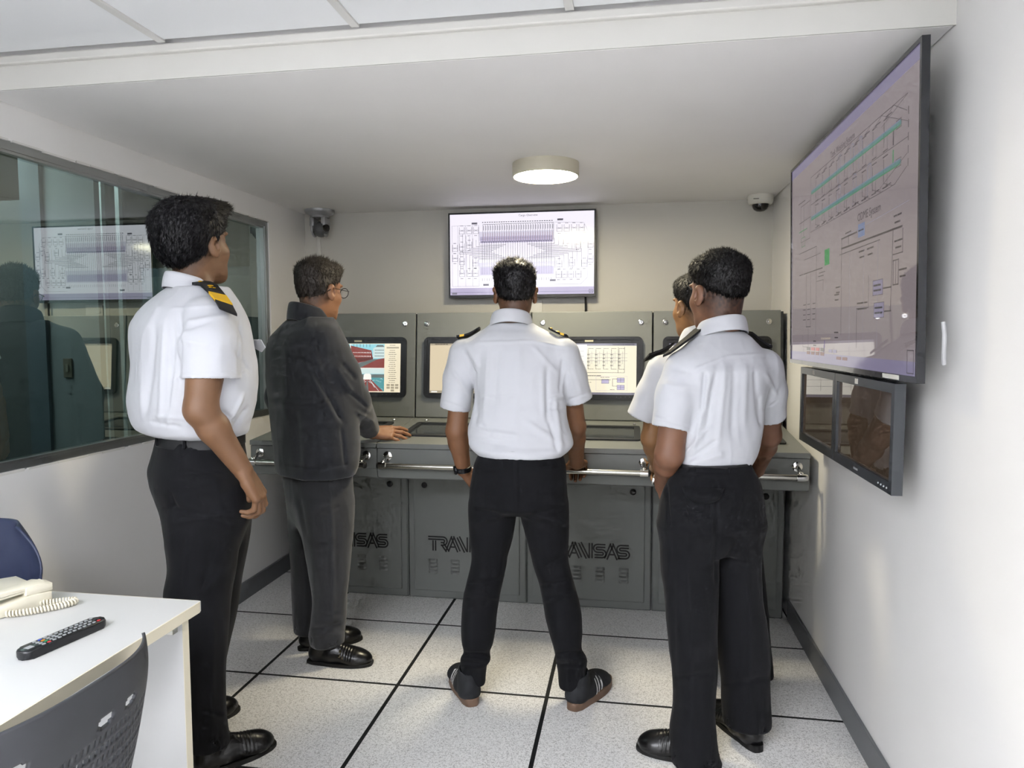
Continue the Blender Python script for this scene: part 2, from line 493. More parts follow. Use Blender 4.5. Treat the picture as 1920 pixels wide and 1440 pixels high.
tk = tag(MB().box((-.415, YB - .012, 1.40), (-.395, YB - .0008, ZS - .001), bevel=.002).build('cable_trunking', mat('trunking_white', '#d6d5d0', 0.5)), 'narrow white cable trunking running down the back wall under the silver camera', 'trunking')
so = thing('wall_socket', 'white double socket plate on the wall below the hanging television', 'socket', (.93, YB, 1.53))
MB().box((.86, YB - .009, 1.528), (.99, YB - .0008, 1.60), bevel=.003).build('plate', mat('socket_white', '#d9d8d2', 0.4), so)
MB().box((.875, YB - .0135, 1.545), (.905, YB - .009, 1.585), bevel=.002).build('rocker', mat('socket_white'  , '#d9d8d2', 0.4), so)
# ------------------------------------------------------------------ control consoles
grey = mat('console_grey', '#757876', 0.42, bump=(420, 0.12, 0.0006), spec=0.45)
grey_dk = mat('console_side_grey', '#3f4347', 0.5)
blk = mat('black_plastic', '#17191d', 0.38)
blk2 = mat('black_plastic_soft', '#24272b', 0.5)
chrome = mat('chrome', '#d8d8d6', 0.12, metal=1.0)
steel = mat('rail_steel', '#b9b8b0', 0.22, metal=1.0)
rubber = mat('rubber_black', '#101114', 0.6)
logo_m = mat('logo_black', '#08090b', 0.5)
UX, UW = -0.285, 0.635
YD, ZD = 0.475, 0.897          # desk front edge
SL = 0.083                     # desk slope
YU0, ZU0, YU1, ZU1 = 1.07, 0.946, 1.12, 1.517   # upper panel bottom / top
KU = Vector((0, YU1 - YU0, ZU1 - ZU0)).normalized()     # up along upper panel
NU = Vector((0, -KU.z, KU.y))                            # its outward normal (to the room)

def stroke_path(path, off, w, n=None):
    """offset polyline into a ribbon: list of quads (2-d)"""
    P = [Vector((p[0], p[1], 0)) for p in path]
    m = len(P); L = []; Rr = []
    for i in range(m):
        if i == 0: t = P[1] - P[0]
        elif i == m - 1: t = P[-1] - P[-2]
        else: t = (P[i] - P[i - 1]).normalized() + (P[i + 1] - P[i]).normalized()
        t.normalize(); nn = Vector((-t.y, t.x, 0))
        L.append(P[i] + nn * (off + w / 2)); Rr.append(P[i] + nn * (off - w / 2))
    return [(Rr[i], Rr[i + 1], L[i + 1], L[i]) for i in range(m - 1)]

def arc(cx, cy, r, a0, a1, n=8):
    return [(cx + r * math.cos(math.radians(a0 + (a1 - a0) * k / n)), cy + r * math.sin(math.radians(a0 + (a1 - a0) * k / n))) for k in range(n + 1)]

def logo_quads():
    """double-stroke block lettering, height 1"""
    q = []
    W, O = 0.100, 0.088
    def dbl(path):
        q.extend(stroke_path(path, O, W)); q.extend(stroke_path(path, -O, W))
    def ess(x):
        r = 0.17
        dbl([(x + .72, .84)] + [(x + .22, .84)] + arc(x + .22, .67, r, 90, 270)[1:] + [(x + .50, .5)] + arc(x + .50, .33, r, 90, -90)[1:] + [(x + .02, .16)])
    def ay(x):
        dbl([(x + .04, 0), (x + .44, 1)])
        dbl([(x + .40, 1), (x + .84, 0)])
        q.extend(stroke_path([(x + .26, .30), (x + .56, .30)], 0, W))
    dbl([(0, .86), (1.02, .86)] + arc(1.02, .67, .19, 90, -90)[1:] + [(.86, .48)])
    dbl([(.42, .70), (.42, 0)])
    dbl([(.98, .48), (1.32, 0)])
    ay(1.26)
    dbl([(2.06, 1), (2.56, 0)]); dbl([(2.76, 0), (2.76, 1)])
    ess(2.98); ay(3.68); ess(4.46)
    return q, 5.18
LOGO, LOGO_W = logo_quads()

louver_me = None
def louver_mesh():
    b = MB()
    prof = [(-.5, 0), (.5, 0), (.42, 1), (-.42, 1)]
    # pressed slot: 25 mm wide, bulges forward, open below
    v = b.bm.verts.new
    w2, h2, d = .0245, .0080, .012
    n = 6
    top = [v((-w2 + 2 * w2 * k / n, 0, h2 * (1 - .15 * abs(2 * k / n - 1) ** 3))) for k in range(n + 1)]
    bot = [v((-w2 + 2 * w2 * k / n, -d * (1 - abs(2 * k / n - 1) ** 4), -h2)) for k in range(n + 1)]
    mid = [v((-w2 + 2 * w2 * k / n, -d * .9 * (1 - abs(2 * k / n - 1) ** 4), 0)) for k in range(n + 1)]
    bk = [v((-w2 + 2 * w2 * k / n, 0, -h2)) for k in range(n + 1)]
    for k in range(n):
        b.bm.faces.new((top[k], top[k + 1], mid[k + 1], mid[k])); b.bm.faces.new((mid[k], mid[k + 1], bot[k + 1], bot[k]))
        b.bm.faces.new((bot[k], bot[k + 1], bk[k + 1], bk[k]))
    bmesh.ops.remove_doubles(b.bm, verts=b.bm.verts, dist=1e-6)
    me = bpy.data.meshes.new('louver'); bmesh.ops.recalc_face_normals(b.bm, faces=b.bm.faces); b.bm.to_mesh(me); b.bm.free()
    return me
louver_me = louver_mesh()

def upp(u, w, d=0.0, x0=0):
    """point on upper panel: u across unit, w up along the panel, d in front of it"""
    p = Vector((x0 + u, YU0, ZU0)) + KU * w + NU * d
    return p

MON_W, MON_H, MON_C = 0.535, 0.33, (UW / 2, 0.275)     # bezel size, centre (u,w)
SCR_W, SCR_H, SCR_DY = 0.470, 0.268, -0.004

def console(k, label, hole):
    x0 = UX + k * UW; x1 = x0 + UW
    t = thing('control_console', label, 'console', (x0 + UW / 2, 1.2, 0), 'grey control consoles along the back wall')
    e = 0.0015
    # lower cabinet carcass and door
    lb = MB(); lb.box((x0 + e, .935, 0), (x1 - e, 1.50, .90), bevel=.004, seg=1)
    lb.build('cabinet_body', grey, t)
    dr = MB()
    dr.box((x0 + .006, .928, .006), (x1 - .006, .936, .725), bevel=.002, seg=1)
    dr.box((x0 + .036, .918, .045), (x1 - .036, .929, .722), bevel=.003, seg=2)
    door = dr.build('door', grey, t)
    MB().lathe([(0, .004), (.013, .004), (.0155, .002), (.0155, -.004)], n=24, axes=((1, 0, 0), (0, 0, 1), (0, -1, 0)), o=(x0 + hole, .918, .61)).build('vent_plug', rubber, door, smooth=True)
    for g in range(4):
        for r in range(4):
            o = link('louver', louver_me, grey, door, smooth=True)
            o.location = (x0 + UW / 2 - .18 + g * .12, .918, .150 + r * .0205)
    lg = MB(); sc_ = 0.079
    xo = x0 + UW / 2 - LOGO_W * sc_ / 2
    for qd in LOGO:
        lg.quad(*[(xo + p.x * sc_, .9172, .262 + p.y * sc_) for p in qd])
    lg.build('lettering', logo_m, door)
    # desk: sloping top, front apron
    dk = MB()
    th = .022
    prof = [(YD - .004, ZD), (YU0 + .02, ZD + (YU0 + .02 - YD) * SL), (YU0 + .02, ZD + (YU0 + .02 - YD) * SL - th), (YD - .004, ZD - th)]
    dk.prism([(p[0], p[1]) for p in prof], x0 + e, x1 - e, axes=((0, 1, 0), (0, 0, 1), (1, 0, 0)), bevel=.003)
    dk.build('desk_top', grey, t)
    ap = MB(); ap.box((x0 + e, YD + .004, .775), (x1 - e, YD + .03, ZD - th - .003), bevel=.002, seg=1)
    ap.prism([(YD + .004, .775), (YD + .03, .775), (.93, .72), (.93, .70), (YD + .03, .728), (YD + .012, .735)], x0 + e, x1 - e, axes=((0, 1, 0), (0, 0, 1), (1, 0, 0)))
    ap.build('apron', grey, t)
    for xx in ((x0 + e, x0 + .012), (x1 - .012, x1 - e)):
        sd = MB(); sd.prism([(YD + .03, .74), (.95, .72), (.95, .9), (YD + .03, ZD - th)], xx[0], xx[1], axes=((0, 1, 0), (0, 0, 1), (1, 0, 0)))
        sd.build('desk_side', grey, t)
    # inset desk display
    ds = MB()
    U_, V_, N_ = Vector((1, 0, 0)), Vector((0, 1, SL)).normalized(), Vector((0, -SL, 1)).normalized()
    oc = Vector((x0 + .316, .775, ZD + (.775 - YD) * SL))
    ds.ringframe(rrect(.508, .308, .018, 4), rrect(.452, .250, .006, 4), -.004, .008, axes=(U_, V_, N_), o=oc)
    bz = ds.build('desk_display_frame', blk2, t)
    MB().prism(rrect(.454, .252, .006, 4), -.004, .002, axes=(U_, V_, N_), o=oc).build('desk_display_glass', mat('desk_glass', '#3d4145', 0.06, coat=0.3), bz)
    for u in (.09, UW - .09):
        c = Vector((x0 + u, .985, ZD + (.985 - YD) * SL))
        MB().lathe([(0, .010), (.007, .0095), (.009, .006), (.006, .003), (.010, .001), (.010, -.002)], n=18, o=c).build('desk_stud', chrome, t, smooth=True)
    # upper cabinet
    ub = MB()
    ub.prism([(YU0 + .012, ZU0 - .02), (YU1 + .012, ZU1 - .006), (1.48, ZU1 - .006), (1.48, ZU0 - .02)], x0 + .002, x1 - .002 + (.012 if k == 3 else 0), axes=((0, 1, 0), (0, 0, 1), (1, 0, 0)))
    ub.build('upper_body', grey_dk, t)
    L = (Vector((0, YU1, ZU1)) - Vector((0, YU0, ZU0))).length
    up = MB(); up.prism([(.004, .004), (UW - .004, .004), (UW - .004, L), (.004, L)], -.013, 0, axes=((1, 0, 0), tuple(KU), tuple(NU)), o=(x0, YU0, ZU0), bevel=.003)
    panel = up.build('upper_panel', grey, t)
    for u in (.062, UW - .062):
        kb = MB(); kb.lathe([(.0135, 0), (.0135, .004), (.011, .005), (.0095, .003), (.006, .003), (.005, .007), (0, .008)], n=24, axes=((1, 0, 0), tuple(KU), tuple(NU)), o=upp(u, L - .058, 0, x0))
        kb.build('panel_lock', chrome, panel, smooth=True)
    # monitor
    mo = upp(MON_C[0], MON_C[1], 0, x0)
    ax = ((1, 0, 0), tuple(KU), tuple(NU))
    mb = MB()
    mb.ringframe(rrect(MON_W, MON_H, .028, 6), rrect(SCR_W + .03, SCR_H + .03, .006, 6), -.004, .016, axes=ax, o=mo)
    mb.ringframe(rrect(SCR_W + .032, SCR_H + .032, .006, 6), rrect(SCR_W, SCR_H, .002, 6, (0, SCR_DY)), -.004, .012, axes=ax, o=mo)
    bz = mb.build('monitor_bezel', blk, t)
    MB().box((-.022, -.0055, 0), (.022, .0055, .0009)).bm_to(bz, 'bezel_sticker', mat('sticker_cream', '#cfc9ae', 0.6), mo, ax, (-.01, SCR_H / 2 + .010, .0122))
    dots = MB()
    for q in range(5):
        dots.ball(mo + Vector((1, 0, 0)) * (SCR_W / 2 - .10 + q * .022) - KU * (SCR_H / 2 + .016) + NU * .0125, .0022, 8)
    dots.build('monitor_button', mat('button_grey', '#a9adb0', 0.4), bz)
    # rail with brackets
    zr, yr = .805, .408
    rl = MB(); rl.tube([(x0 + .035, yr, zr), (x1 - .035, yr, zr)], .0125, 16)
    rail = rl.build('hand_rail', steel, t, smooth=True)
    for xx in (x0 + .052, x1 - .052):
        bk = MB()
        ys_ = YD + .004
        bk.lathe([(0, .007), (.012, .007), (.021, .003), (.021, 0)], n=24, axes=((1, 0, 0), (0, 0, 1), (0, -1, 0)), o=(xx, ys_, .838))
        bk.tube([(xx, ys_ - .003, .838), (xx, ys_ - .03, .832), (xx, yr + .006, zr + .012)], .0085, 12)
        bk.ball((xx, yr + .004, zr + .012), .0125, 14)
        bk.lathe([(.0165, -.017), (.0165, .017), (.0125, .017), (.0125, -.017), (.0165, -.017)], n=24, axes=((0, 1, 0), (0, 0, 1), (1, 0, 0)), o=(xx, yr, zr))
        bk.build('rail_bracket', chrome, rail, smooth=True)
    for s_, xx in ((-1, x0 + .035), (1, x1 - .035)):
        ec = MB(); ec.lathe([(.0148, -.012), (.0148, .004), (.0125, .009), (0, .013)], n=20, axes=((0, 1, 0), (0, 0, 1), (s_, 0, 0)), o=(xx, yr, zr))
        ec.build('rail_end_cap', chrome if (k == 3 and s_ > 0) else rubber, rail, smooth=True)
    return t, mo, ax, bz

def _bm_to(self, parent, name, m, o, ax, off):
    U, V, W = [Vector(a) for a in ax]
    for v in self.bm.verts:
        c = v.co
        v.co = Vector(o) + U * (c.x + off[0]) + V * (c.y + off[1]) + W * (c.z + off[2])
    return self.build(name, m, parent)
MB.bm_to = _bm_to

CONS = [
    console(0, 'grey control console with red ship deck camera views on its screen', UW - .095),
    console(1, 'grey control console with blank beige screen, second from the left', .095),
    console(2, 'grey control console with cream piping diagram screen', UW - .095),
    console(3, 'grey control console next to the right wall behind two uniformed men', UW - .095),
]
# ------------------------------------------------------------------ screens and what they show
class Pic:
    """flat drawing on a screen: 0..w across, 0..h up, one mesh per colour"""
    def __init__(s, o, axes, w, h):
        s.o = Vector(o); s.U, s.V, s.N = [Vector(a) for a in axes]; s.w, s.h = w, h
        s.q = {}; s.lift = 0.0004; s.tk = 1.0
    def P(s, x, y, d=0):
        return s.o + s.U * (x * s.w) + s.V * (y * s.h) + s.N * (s.lift + d)
    def rect(s, c, x0, y0, x1, y1, d=0):
        s.q.setdefault(c, []).append([s.P(x0, y0, d), s.P(x1, y0, d), s.P(x1, y1, d), s.P(x0, y1, d)])
    def poly(s, c, pts, d=0):
        s.q.setdefault(c, []).append([s.P(x, y, d) for x, y in pts])
    def line(s, c, pts, t=0.0012, d=0.0002):
        pp = [Vector((x * s.w, y * s.h, 0)) for x, y in pts]
        for a, b in zip(pp, pp[1:]):
            e = (b - a)
            if e.length < 1e-6: continue
            e.normalize(); n = Vector((-e.y, e.x, 0)) * t * s.tk / 2; a2 = a - e * t / 2; b2 = b + e * t / 2
            s.q.setdefault(c, []).append([s.o + s.U * p.x + s.V * p.y + s.N * (s.lift + d) for p in (a2 - n, b2 - n, b2 + n, a2 + n)])
    def box(s, c, x0, y0, x1, y1, t=0.0012):
        s.line(c, [(x0, y0), (x1, y0), (x1, y1), (x0, y1), (x0, y0)], t)
    def text(s, c, x, y, size, txt, align='CENTER', sx=1.0):
        me = text_mesh(txt, size, align)
        vs = [v.co.copy() for v in me.vertices]
        for f in me.polygons:
            s.q.setdefault(c, []).append([s.P(x, y, .0003) + s.U * (vs[i].x * sx) + s.V * vs[i].y for i in f.vertices])
        bpy.data.meshes.remove(me)
    def scrib(s, c, x, y, w, n=4, t=0.0025, gap=0.0):
        """a tiny unreadable caption: short dashes"""
        random.seed(int(x * 9999 + y * 777))
        xx = x - w / 2
        for k in range(n):
            L = w / n * random.uniform(.55, .85)
            s.line(c, [(xx, y), (xx + L, y)], t)
            xx += w / n
    def build(s, parent, mats, name='screen_graphics'):
        for c, qs in s.q.items():
            b = MB()
            for q in qs:
                try:
                    b.bm.faces.new([b.bm.verts.new(p) for p in q])
                except ValueError:
                    pass
            b.build(name, mats[c], parent, kind='stuff')

def glow(name, c, strength=1.0, rough=0.12, spec=0.5):
    if name in MATS: return MATS[name]
    m = mat(name, '#0a0a0a', rough, spec=spec, emit=(c, strength * .64))
    if True:
        try: m.cycles.emission_sampling = 'NONE'
        except Exception: pass
    return m
ink = mat('screen_ink', '#1c1c28', 0.3)
SM = {'ink': glow('px_ink', '#3a3846', .5), 'grey': glow('px_grey', '#8d8a98', .8), 'lilac': glow('px_lilac', '#c3bad8', .9), 'pale': glow('px_pale', '#d9d4e6', 1.0),
      'rose': glow('px_rose', '#d8c3d4', .9), 'teal': glow('px_teal', '#6c9a98', .55), 'green': glow('px_green', '#2f9a58', .6), 'blue': glow('px_blue', '#7f8fb5', .6),
      'red': glow('px_red', '#b0484e', .7), 'maroon': glow('px_maroon', '#6d3a3a', .7), 'dk': glow('px_dark', '#5c545a', .42), 'dkl': glow('px_darklilac', '#8f88a6', .62),
      'sky': glow('px_sky', '#8fd0dc', 1.0), 'deck': glow('px_deck', '#8e3a33', .85), 'deck2': glow('px_deck2', '#6c302c', .8), 'sea': glow('px_sea', '#4f9aa0', .9), 'white': glow('px_white', '#f4f1ea', 1.0),
      'road': glow('px_road', '#6d7775', .8), 'cream': glow('px_cream', '#e8dcc0', 1.0), 'tan': glow('px_tan', '#b9ae96', .8), 'foam': glow('px_foam', '#cfe2e0', .95), 'violet': glow('px_violet', '#5a3f8a', .6)}

def screen_plane(name, m, o, axes, w, h, parent, th=.002):
    U, V, N = [Vector(a) for a in axes]
    b = MB()
    b.prism([(0, 0), (w, 0), (w, h), (0, h)], -th, 0, axes=axes, o=o)
    return b.build(name, m, parent)

def console_screen(k, colour, strength):
    t, mo, ax, bz = CONS[k]
    U, V, N = [Vector(a) for a in ax]
    o = Vector(mo) - U * SCR_W / 2 + V * (SCR_DY - SCR_H / 2) + N * .006
    s = screen_plane('monitor_screen', glow('console_screen_%d' % k, colour, strength), o, ax, SCR_W, SCR_H, t)
    return s, Pic(o, ax, SCR_W, SCR_H)

# console 0: four camera views of a ship's deck and a button column
s, p = console_screen(0, '#efe3c6', 1.0)
for (x0, y0, x1, y1) in ((.005, .50, .375, .99), (.385, .50, .80, .99), (.005, .02, .375, .485), (.385, .02, .80, .485)):
    p.rect('sky', x0, y0, x1, y1)
# left top: mast and rails, right top: red deck wall and accommodation block
p.poly('white', [(.005, .62), (.375, .70), (.375, .74), (.005, .74)], .0001)
p.rect('deck', .005, .50, .375, .64, .0001); p.line('white', [(.20, .52), (.20, .97), (.33, .97)], .004); p.line('white', [(.03, .9), (.26, .9)], .003)
p.poly('white', [(.22, .60), (.375, .55), (.375, .58), (.22, .63)], .0003)
p.poly('deck', [(.385, .96), (.64, .86), (.66, .67), (.385, .56)], .0001)
p.poly('deck2', [(.385, .70), (.66, .72), (.66, .67), (.385, .60)], .0002)
p.poly('road', [(.385, .50), (.50, .50), (.72, .68), (.66, .68), (.385, .545)], .0003)
p.poly('deck', [(.50, .50), (.80, .50), (.80, .70), (.72, .68)], .0001)
p.poly('foam', [(.66, .70), (.66, .90), (.70, .94), (.78, .96), (.80, .93), (.80, .70)], .0003)
for q in range(3):
    p.rect('road', .68, .74 + q * .06, .795, .752 + q * .06, .0005)
for q in range(13):
    for r in range(2):
        p.rect('white', .395 + q * .019, .735 + r * .075 - q * .001, .403 + q * .019, .75 + r * .075, .0005)
p.poly('road', [(.69, .93), (.80, .93), (.78, .97), (.71, .97)], .0006)
for q in range(6):
    p.line('ink', [(.42 + q * .04, .93), (.42 + q * .04, .985)], .002, .0004)
# left bottom / right bottom
p.rect('deck', .005, .02, .375, .30, .0001); p.rect('white', .20, .30, .375, .40, .0002); p.rect('road', .005, .28, .375, .31, .0003)
p.rect('foam', .385, .38, .80, .485, .0001); p.rect('road', .385, .30, .80, .37, .0002); p.rect('sea', .385, .02, .80, .30, .0001)
for q in range(26):
    random.seed(q); x = random.uniform(.39, .78); y = random.uniform(.04, .29)
    p.line('foam', [(x, y), (x + .02, y + random.uniform(-.01, .01))], .0015, .0002)
p.poly('deck', [(.42, .02), (.79, .02), (.64, .26), (.55, .26)], .0004)
p.poly('white', [(.545, .26), (.645, .26), (.64, .36), (.62, .38), (.57, .38), (.55, .36)], .0005)
p.poly('foam', [(.56, .38), (.63, .38), (.64, .45), (.55, .45)], .0005)
p.poly('road', [(.578, .02), (.612, .02), (.60, .24), (.59, .24)], .0006)
for sx in (-1, 1):
    p.line('white', [(.595 + sx * .14, .03), (.595 + sx * .03, .25)], .002, .0006)
    p.line('foam', [(.595 + sx * .09, .10), (.595 + sx * .06, .18), (.595 + sx * .02, .22)], .003, .0006)
p.line('white', [(.38, .0), (.38, .99)], .004, .0006); p.line('white', [(.0, .492), (.80, .492)], .003, .0006)
p.rect('tan', .825, .90, .975, .93)
for q in range(17):
    p.scrib('dk', .90, .86 - q * .041, .07 + .03 * ((q * 7) % 3) / 2, 3, .0022)
p.scrib('dk', .90, .965, .07, 3, .002)
for q in range(3):
    for r in range(2):
        p.rect('tan', .83 + q * .052, .13 - r * .055, .87 + q * .052, .17 - r * .055)
p.rect('tan', .882, .02, .922, .06)
p.build(s, SM)

# console 1: empty beige page
s, p = console_screen(1, '#eddcbc', 0.85)
p.rect('tan', 0, .965, 1, 1); p.rect('tan', 0, 0, 1, .05); p.scrib('dk', .14, .982, .16, 5, .003); p.rect('white', .02, .012, .09, .038, .0003)
p.scrib('dk', .5, .982, .3, 8, .002)
p.build(s, SM)

# console 2: piping diagram
s, p = console_screen(2, '#f5ecd2', 1.0)
p.rect('grey', 0, .955, 1, 1); p.scrib('dk', .86, .977, .24, 9, .003); p.rect('grey', 0, 0, 1, .045); p.box('dk', .955, .008, .985, .04)
p.rect('white', .02, .47, .455, .975, .0002); p.rect('white', .30, .01, .50, .14, .0002)
for q in range(5):
    x = .47 + q * .085
    p.line('ink', [(x, .50), (x, .88)], .0018); p.line('grey', [(x + .02, .55), (x + .02, .80)], .0012); p.line('grey', [(x + .04, .60), (x + .04, .84)], .0012)
    p.scrib('ink', x + .03, .90, .06, 3, .002); p.scrib('ink', x + .03, .50, .06, 3, .002)
    for r in range(4):
        p.line('ink', [(x - .008, .56 + r * .07), (x + .012, .58 + r * .07), (x + .012, .56 + r * .07), (x - .008, .58 + r * .07), (x - .008, .56 + r * .07)], .0013)
for y in (.72, .66, .80):
    p.line('grey', [(.46, y), (.90, y)], .0012)
p.line('ink', [(.80, .92), (.80, .43), (.44, .43), (.44, .29), (.72, .29)], .0018); p.line('ink', [(.87, .93), (.87, .43), (.80, .43)], .0018)
p.line('grey', [(.40, .47), (.40, .15)], .004)
p.rect('lilac', .62, .22, .70, .30); p.box('dk', .62, .22, .70, .30)
p.line('ink', [(.74, .27), (.74, .17), (.79, .17)], .0018); p.line('ink', [(.74, .27), (.74, .31), (.79, .31)], .0018)
for y in (.27, .13):
    p.rect('lilac', .79, y - .03, .87, y + .06); p.box('ink', .79, y - .03, .87, y + .06); p.line('ink', [(.79, y + .02), (.87, y + .02)], .0012); p.line('ink', [(.83, y - .03), (.83, y + .06)], .0012)
p.scrib('ink', .54, .37, .16, 6, .003); p.scrib('ink', .66, .34, .1, 4, .002); p.scrib('dk', .48, .24, .07, 3, .002); p.scrib('dk', .74, .1, .05, 3, .002)
p.box('rose', .56, .08, .90, .36, .0012); p.box('rose', .05, .18, .42, .45, .0012)
for q in range(4):
    p.line('grey', [(.06 + q * .09, .5), (.06 + q * .09, .95)], .0012, .0005); p.line('grey', [(.04, .55 + q * .1), (.42, .55 + q * .1)], .0012, .0005)
p.build(s, SM)

# console 3: bright page
s, p = console_screen(3, '#f6f2e6', 1.25)
p.rect('grey', 0, .955, 1, 1); p.scrib('dk', .86, .977, .24, 9, .003); p.rect('grey', 0, 0, 1, .05)
for q in range(6):
    p.line('grey', [(.1 + q * .15, .12), (.1 + q * .15, .88)], .0015); p.line('grey', [(.05, .2 + q * .12), (.95, .2 + q * .12)], .0012)
p.build(s, SM)

# ---- television on the back wall
def tv_frame(parent, o, ax, w, h, bez, bot, depth, m, backm):
    U, V, N = [Vector(a) for a in ax]
    b = MB()
    outer = [(-bez, -bot), (w + bez, -bot), (w + bez, h + bez), (-bez, h + bez)]
    b.ringframe(outer, [(0, 0), (w, 0), (w, h), (0, h)], -depth, .004, axes=ax, o=o)
    fr_ = b.build('bezel', m, parent)
    b = MB(); b.prism([(-bez * .9, -bot * .9), (w + bez * .9, -bot * .9), (w + bez * .9, h + bez * .9), (-bez * .9, h + bez * .9)], -depth, -.003, axes=ax, o=o)
    b.prism(rrect(w * .6, h * .55, .03, 4, (w / 2, h * .42)), -depth - .03, -depth + .001, axes=ax, o=o)
    b.build('back_shell', backm, parent)
    return fr_

tv_x0, tv_x1, tv_z0, tv_z1, tv_y = 0.447, 1.296, 1.632, 2.104, 1.492
AXB = ((1, 0, 0), (0, 0, 1), (0, -1, 0))
tvb = thing('wall_television', 'flat television on the back wall showing a white cargo piping diagram', 'television', (.87, YB, 1.61))
tw, thh = tv_x1 - tv_x0, tv_z1 - tv_z0
tv_frame(tvb, (tv_x0, tv_y, tv_z0), AXB, tw, thh, .009, .017, .03, blk, blk2)
MB().box((.72, 1.50, 1.75), (1.02, YB - .0008, 1.95)).build('wall_bracket', blk2, tvb)
s = screen_plane('display', glow('tv_white', '#efeaf6', 1.05), (tv_x0, tv_y, tv_z0), AXB, tw, thh, tvb)
p = Pic((tv_x0, tv_y, tv_z0), AXB, tw, thh)
p.text('ink', .55, .968, .0165, 'Cargo Overview')
p.rect('lilac', 0, 0, 1, .088); p.rect('dkl', .0, .03, 1, .034, .0002); p.rect('grey', .012, .008, .048, .03, .0003); p.box('ink', .968, .012, .992, .052, .002); p.line('ink', [(.974, .02), (.98, .04), (.987, .022)], .002)
X0, X1, N_ = .235, .715, 30
p.rect('pale', X0 - .03, .67, X1 + .01, .78); p.rect('lilac', X0 - .02, .64, X1 + .005, .72, .0001); p.rect('pale', X0 - .03, .235, X1 + .02, .40); p.rect('lilac', X0 - .02, .25, X1 + .01, .34, .0001)
for k in range(N_):
    x = X0 + (X1 - X0) * k / (N_ - 1)
    a = abs(k - N_ / 2 + .5) / (N_ / 2)
    p.line('ink', [(x, .87), (x, .655)], .0016)
    p.line('ink', [(x - .006, .655), (x - .006, .40)], .0017)
    p.line('grey', [(x - .006, .40), (x - .006, .255)], .0014)
    p.scrib('ink', x, .895, .008, 1, .004); p.line('grey', [(x + .004, .80), (x + .004, .85)], .003)
    p.line('rose', [(x + .003, .67), (x + .003, .76)], .003)
    p.line('grey', [(x - .006, .175), (x - .006, .205)], .002)
    p.scrib('ink', x - .006, .655, .012, 1, .003)
p.line('ink', [(X0, .87), (X1 + .01, .873), (X1 + .01, .655)], .002)
p.line('grey', [(X0 - .02, .69), (X1, .70)], .0014); p.line('grey', [(X0 - .02, .345), (X1, .345)], .0014)
for r in range(7):
    yl = .615 - r * .017; xe = X0 + .16 - abs(r - 0) * .022
    p.line('ink', [(.21 - .024 * r, yl), (xe, yl)], .0018); p.line('ink', [(X1 + .015 + .03 * r, yl), (X1 - .17 + .026 * r, yl)], .0018)
    yl = .445 + r * .017
    p.line('ink', [(.205 - .022 * r, yl), (X0 + .18 - r * .024, yl)], .0018); p.line('ink', [(X1 + .02 + .03 * r, yl), (X1 - .18 + .026 * r, yl)], .0018)
    # risers to the tank groups
    p.line('ink', [(.21 - .024 * r, .615 - r * .017), (.21 - .024 * r, .66 + .02 * r)], .0014); p.line('ink', [(X1 + .015 + .03 * r, .615 - r * .017), (X1 + .015 + .03 * r, .68 + .015 * (r % 3))], .0014)
    p.line('ink', [(.205 - .022 * r, .445 + r * .017), (.205 - .022 * r, .33 - .012 * r)], .0014); p.line('ink', [(X1 + .02 + .03 * r, .445 + r * .017), (X1 + .02 + .03 * r, .32 - .01 * (r % 3))], .0014)
def tank(x, y, sc=1.0):
    w_, h_ = .018 * sc, .04 * sc
    p.line('ink', [(x - w_, y - h_), (x - w_, y + h_)], .0018); p.line('ink', [(x + w_, y - h_), (x + w_, y + h_)], .0018)
    p.line('ink', [(x - w_, y), (x + w_, y)], .0014); p.line('ink', [(x - w_, y - h_), (x + w_, y - h_)], .0014)
    p.line('grey', [(x - w_ * .6, y + h_ * .3), (x + w_ * .6, y - h_ * .3)], .0014); p.line('grey', [(x + w_ * .6, y + h_ * .3), (x - w_ * .6, y - h_ * .3)], .0014)
    p.scrib('ink', x, y + h_ * 1.5, .02, 2, .0025); p.scrib('ink', x, y - h_ * 1.6, .02, 2, .0025)
for (x, y) in ((.085, .80), (.137, .80), (.185, .80), (.137, .62), (.085, .60), (.035, .585), (.035, .46), (.085, .42), (.18, .40), (.085, .27), (.137, .27), (.18, .27),
               (.765, .80), (.815, .80), (.865, .80), (.915, .80), (.81, .65), (.89, .60), (.935, .68), (.975, .60), (.765, .37), (.85, .38), (.935, .37), (.975, .42), (.76, .24), (.80, .24), (.845, .24), (.895, .24)):
    tank(x, y)
p.box('grey', .015, .11, .205, .86, .0012); p.line('grey', [(.055, .11), (.055, .86)], .0012); p.line('grey', [(.11, .11), (.11, .86)], .0012); p.line('grey', [(.16, .11), (.16, .86)], .0012)
p.line('grey', [(.73, .12), (.91, .12), (.955, .2), (.96, .75), (.93, .86), (.73, .875)], .0012)
for (x, y) in ((.175, .885), (.77, .905), (.255, .125), (.72, .17)):
    p.rect('grey', x - .02, y - .012, x + .02, y + .012); p.scrib('ink', x, y, .034, 3, .003)
p.build(s, SM)
tag(MB().tube([(1.245, 1.53, 1.64), (1.247, 1.53, 1.55), (1.247, 1.535, 1.44)], .006, 8).build('power_cable', rubber, smooth=True), 'black power cable hanging below the television to the consoles', 'cable')

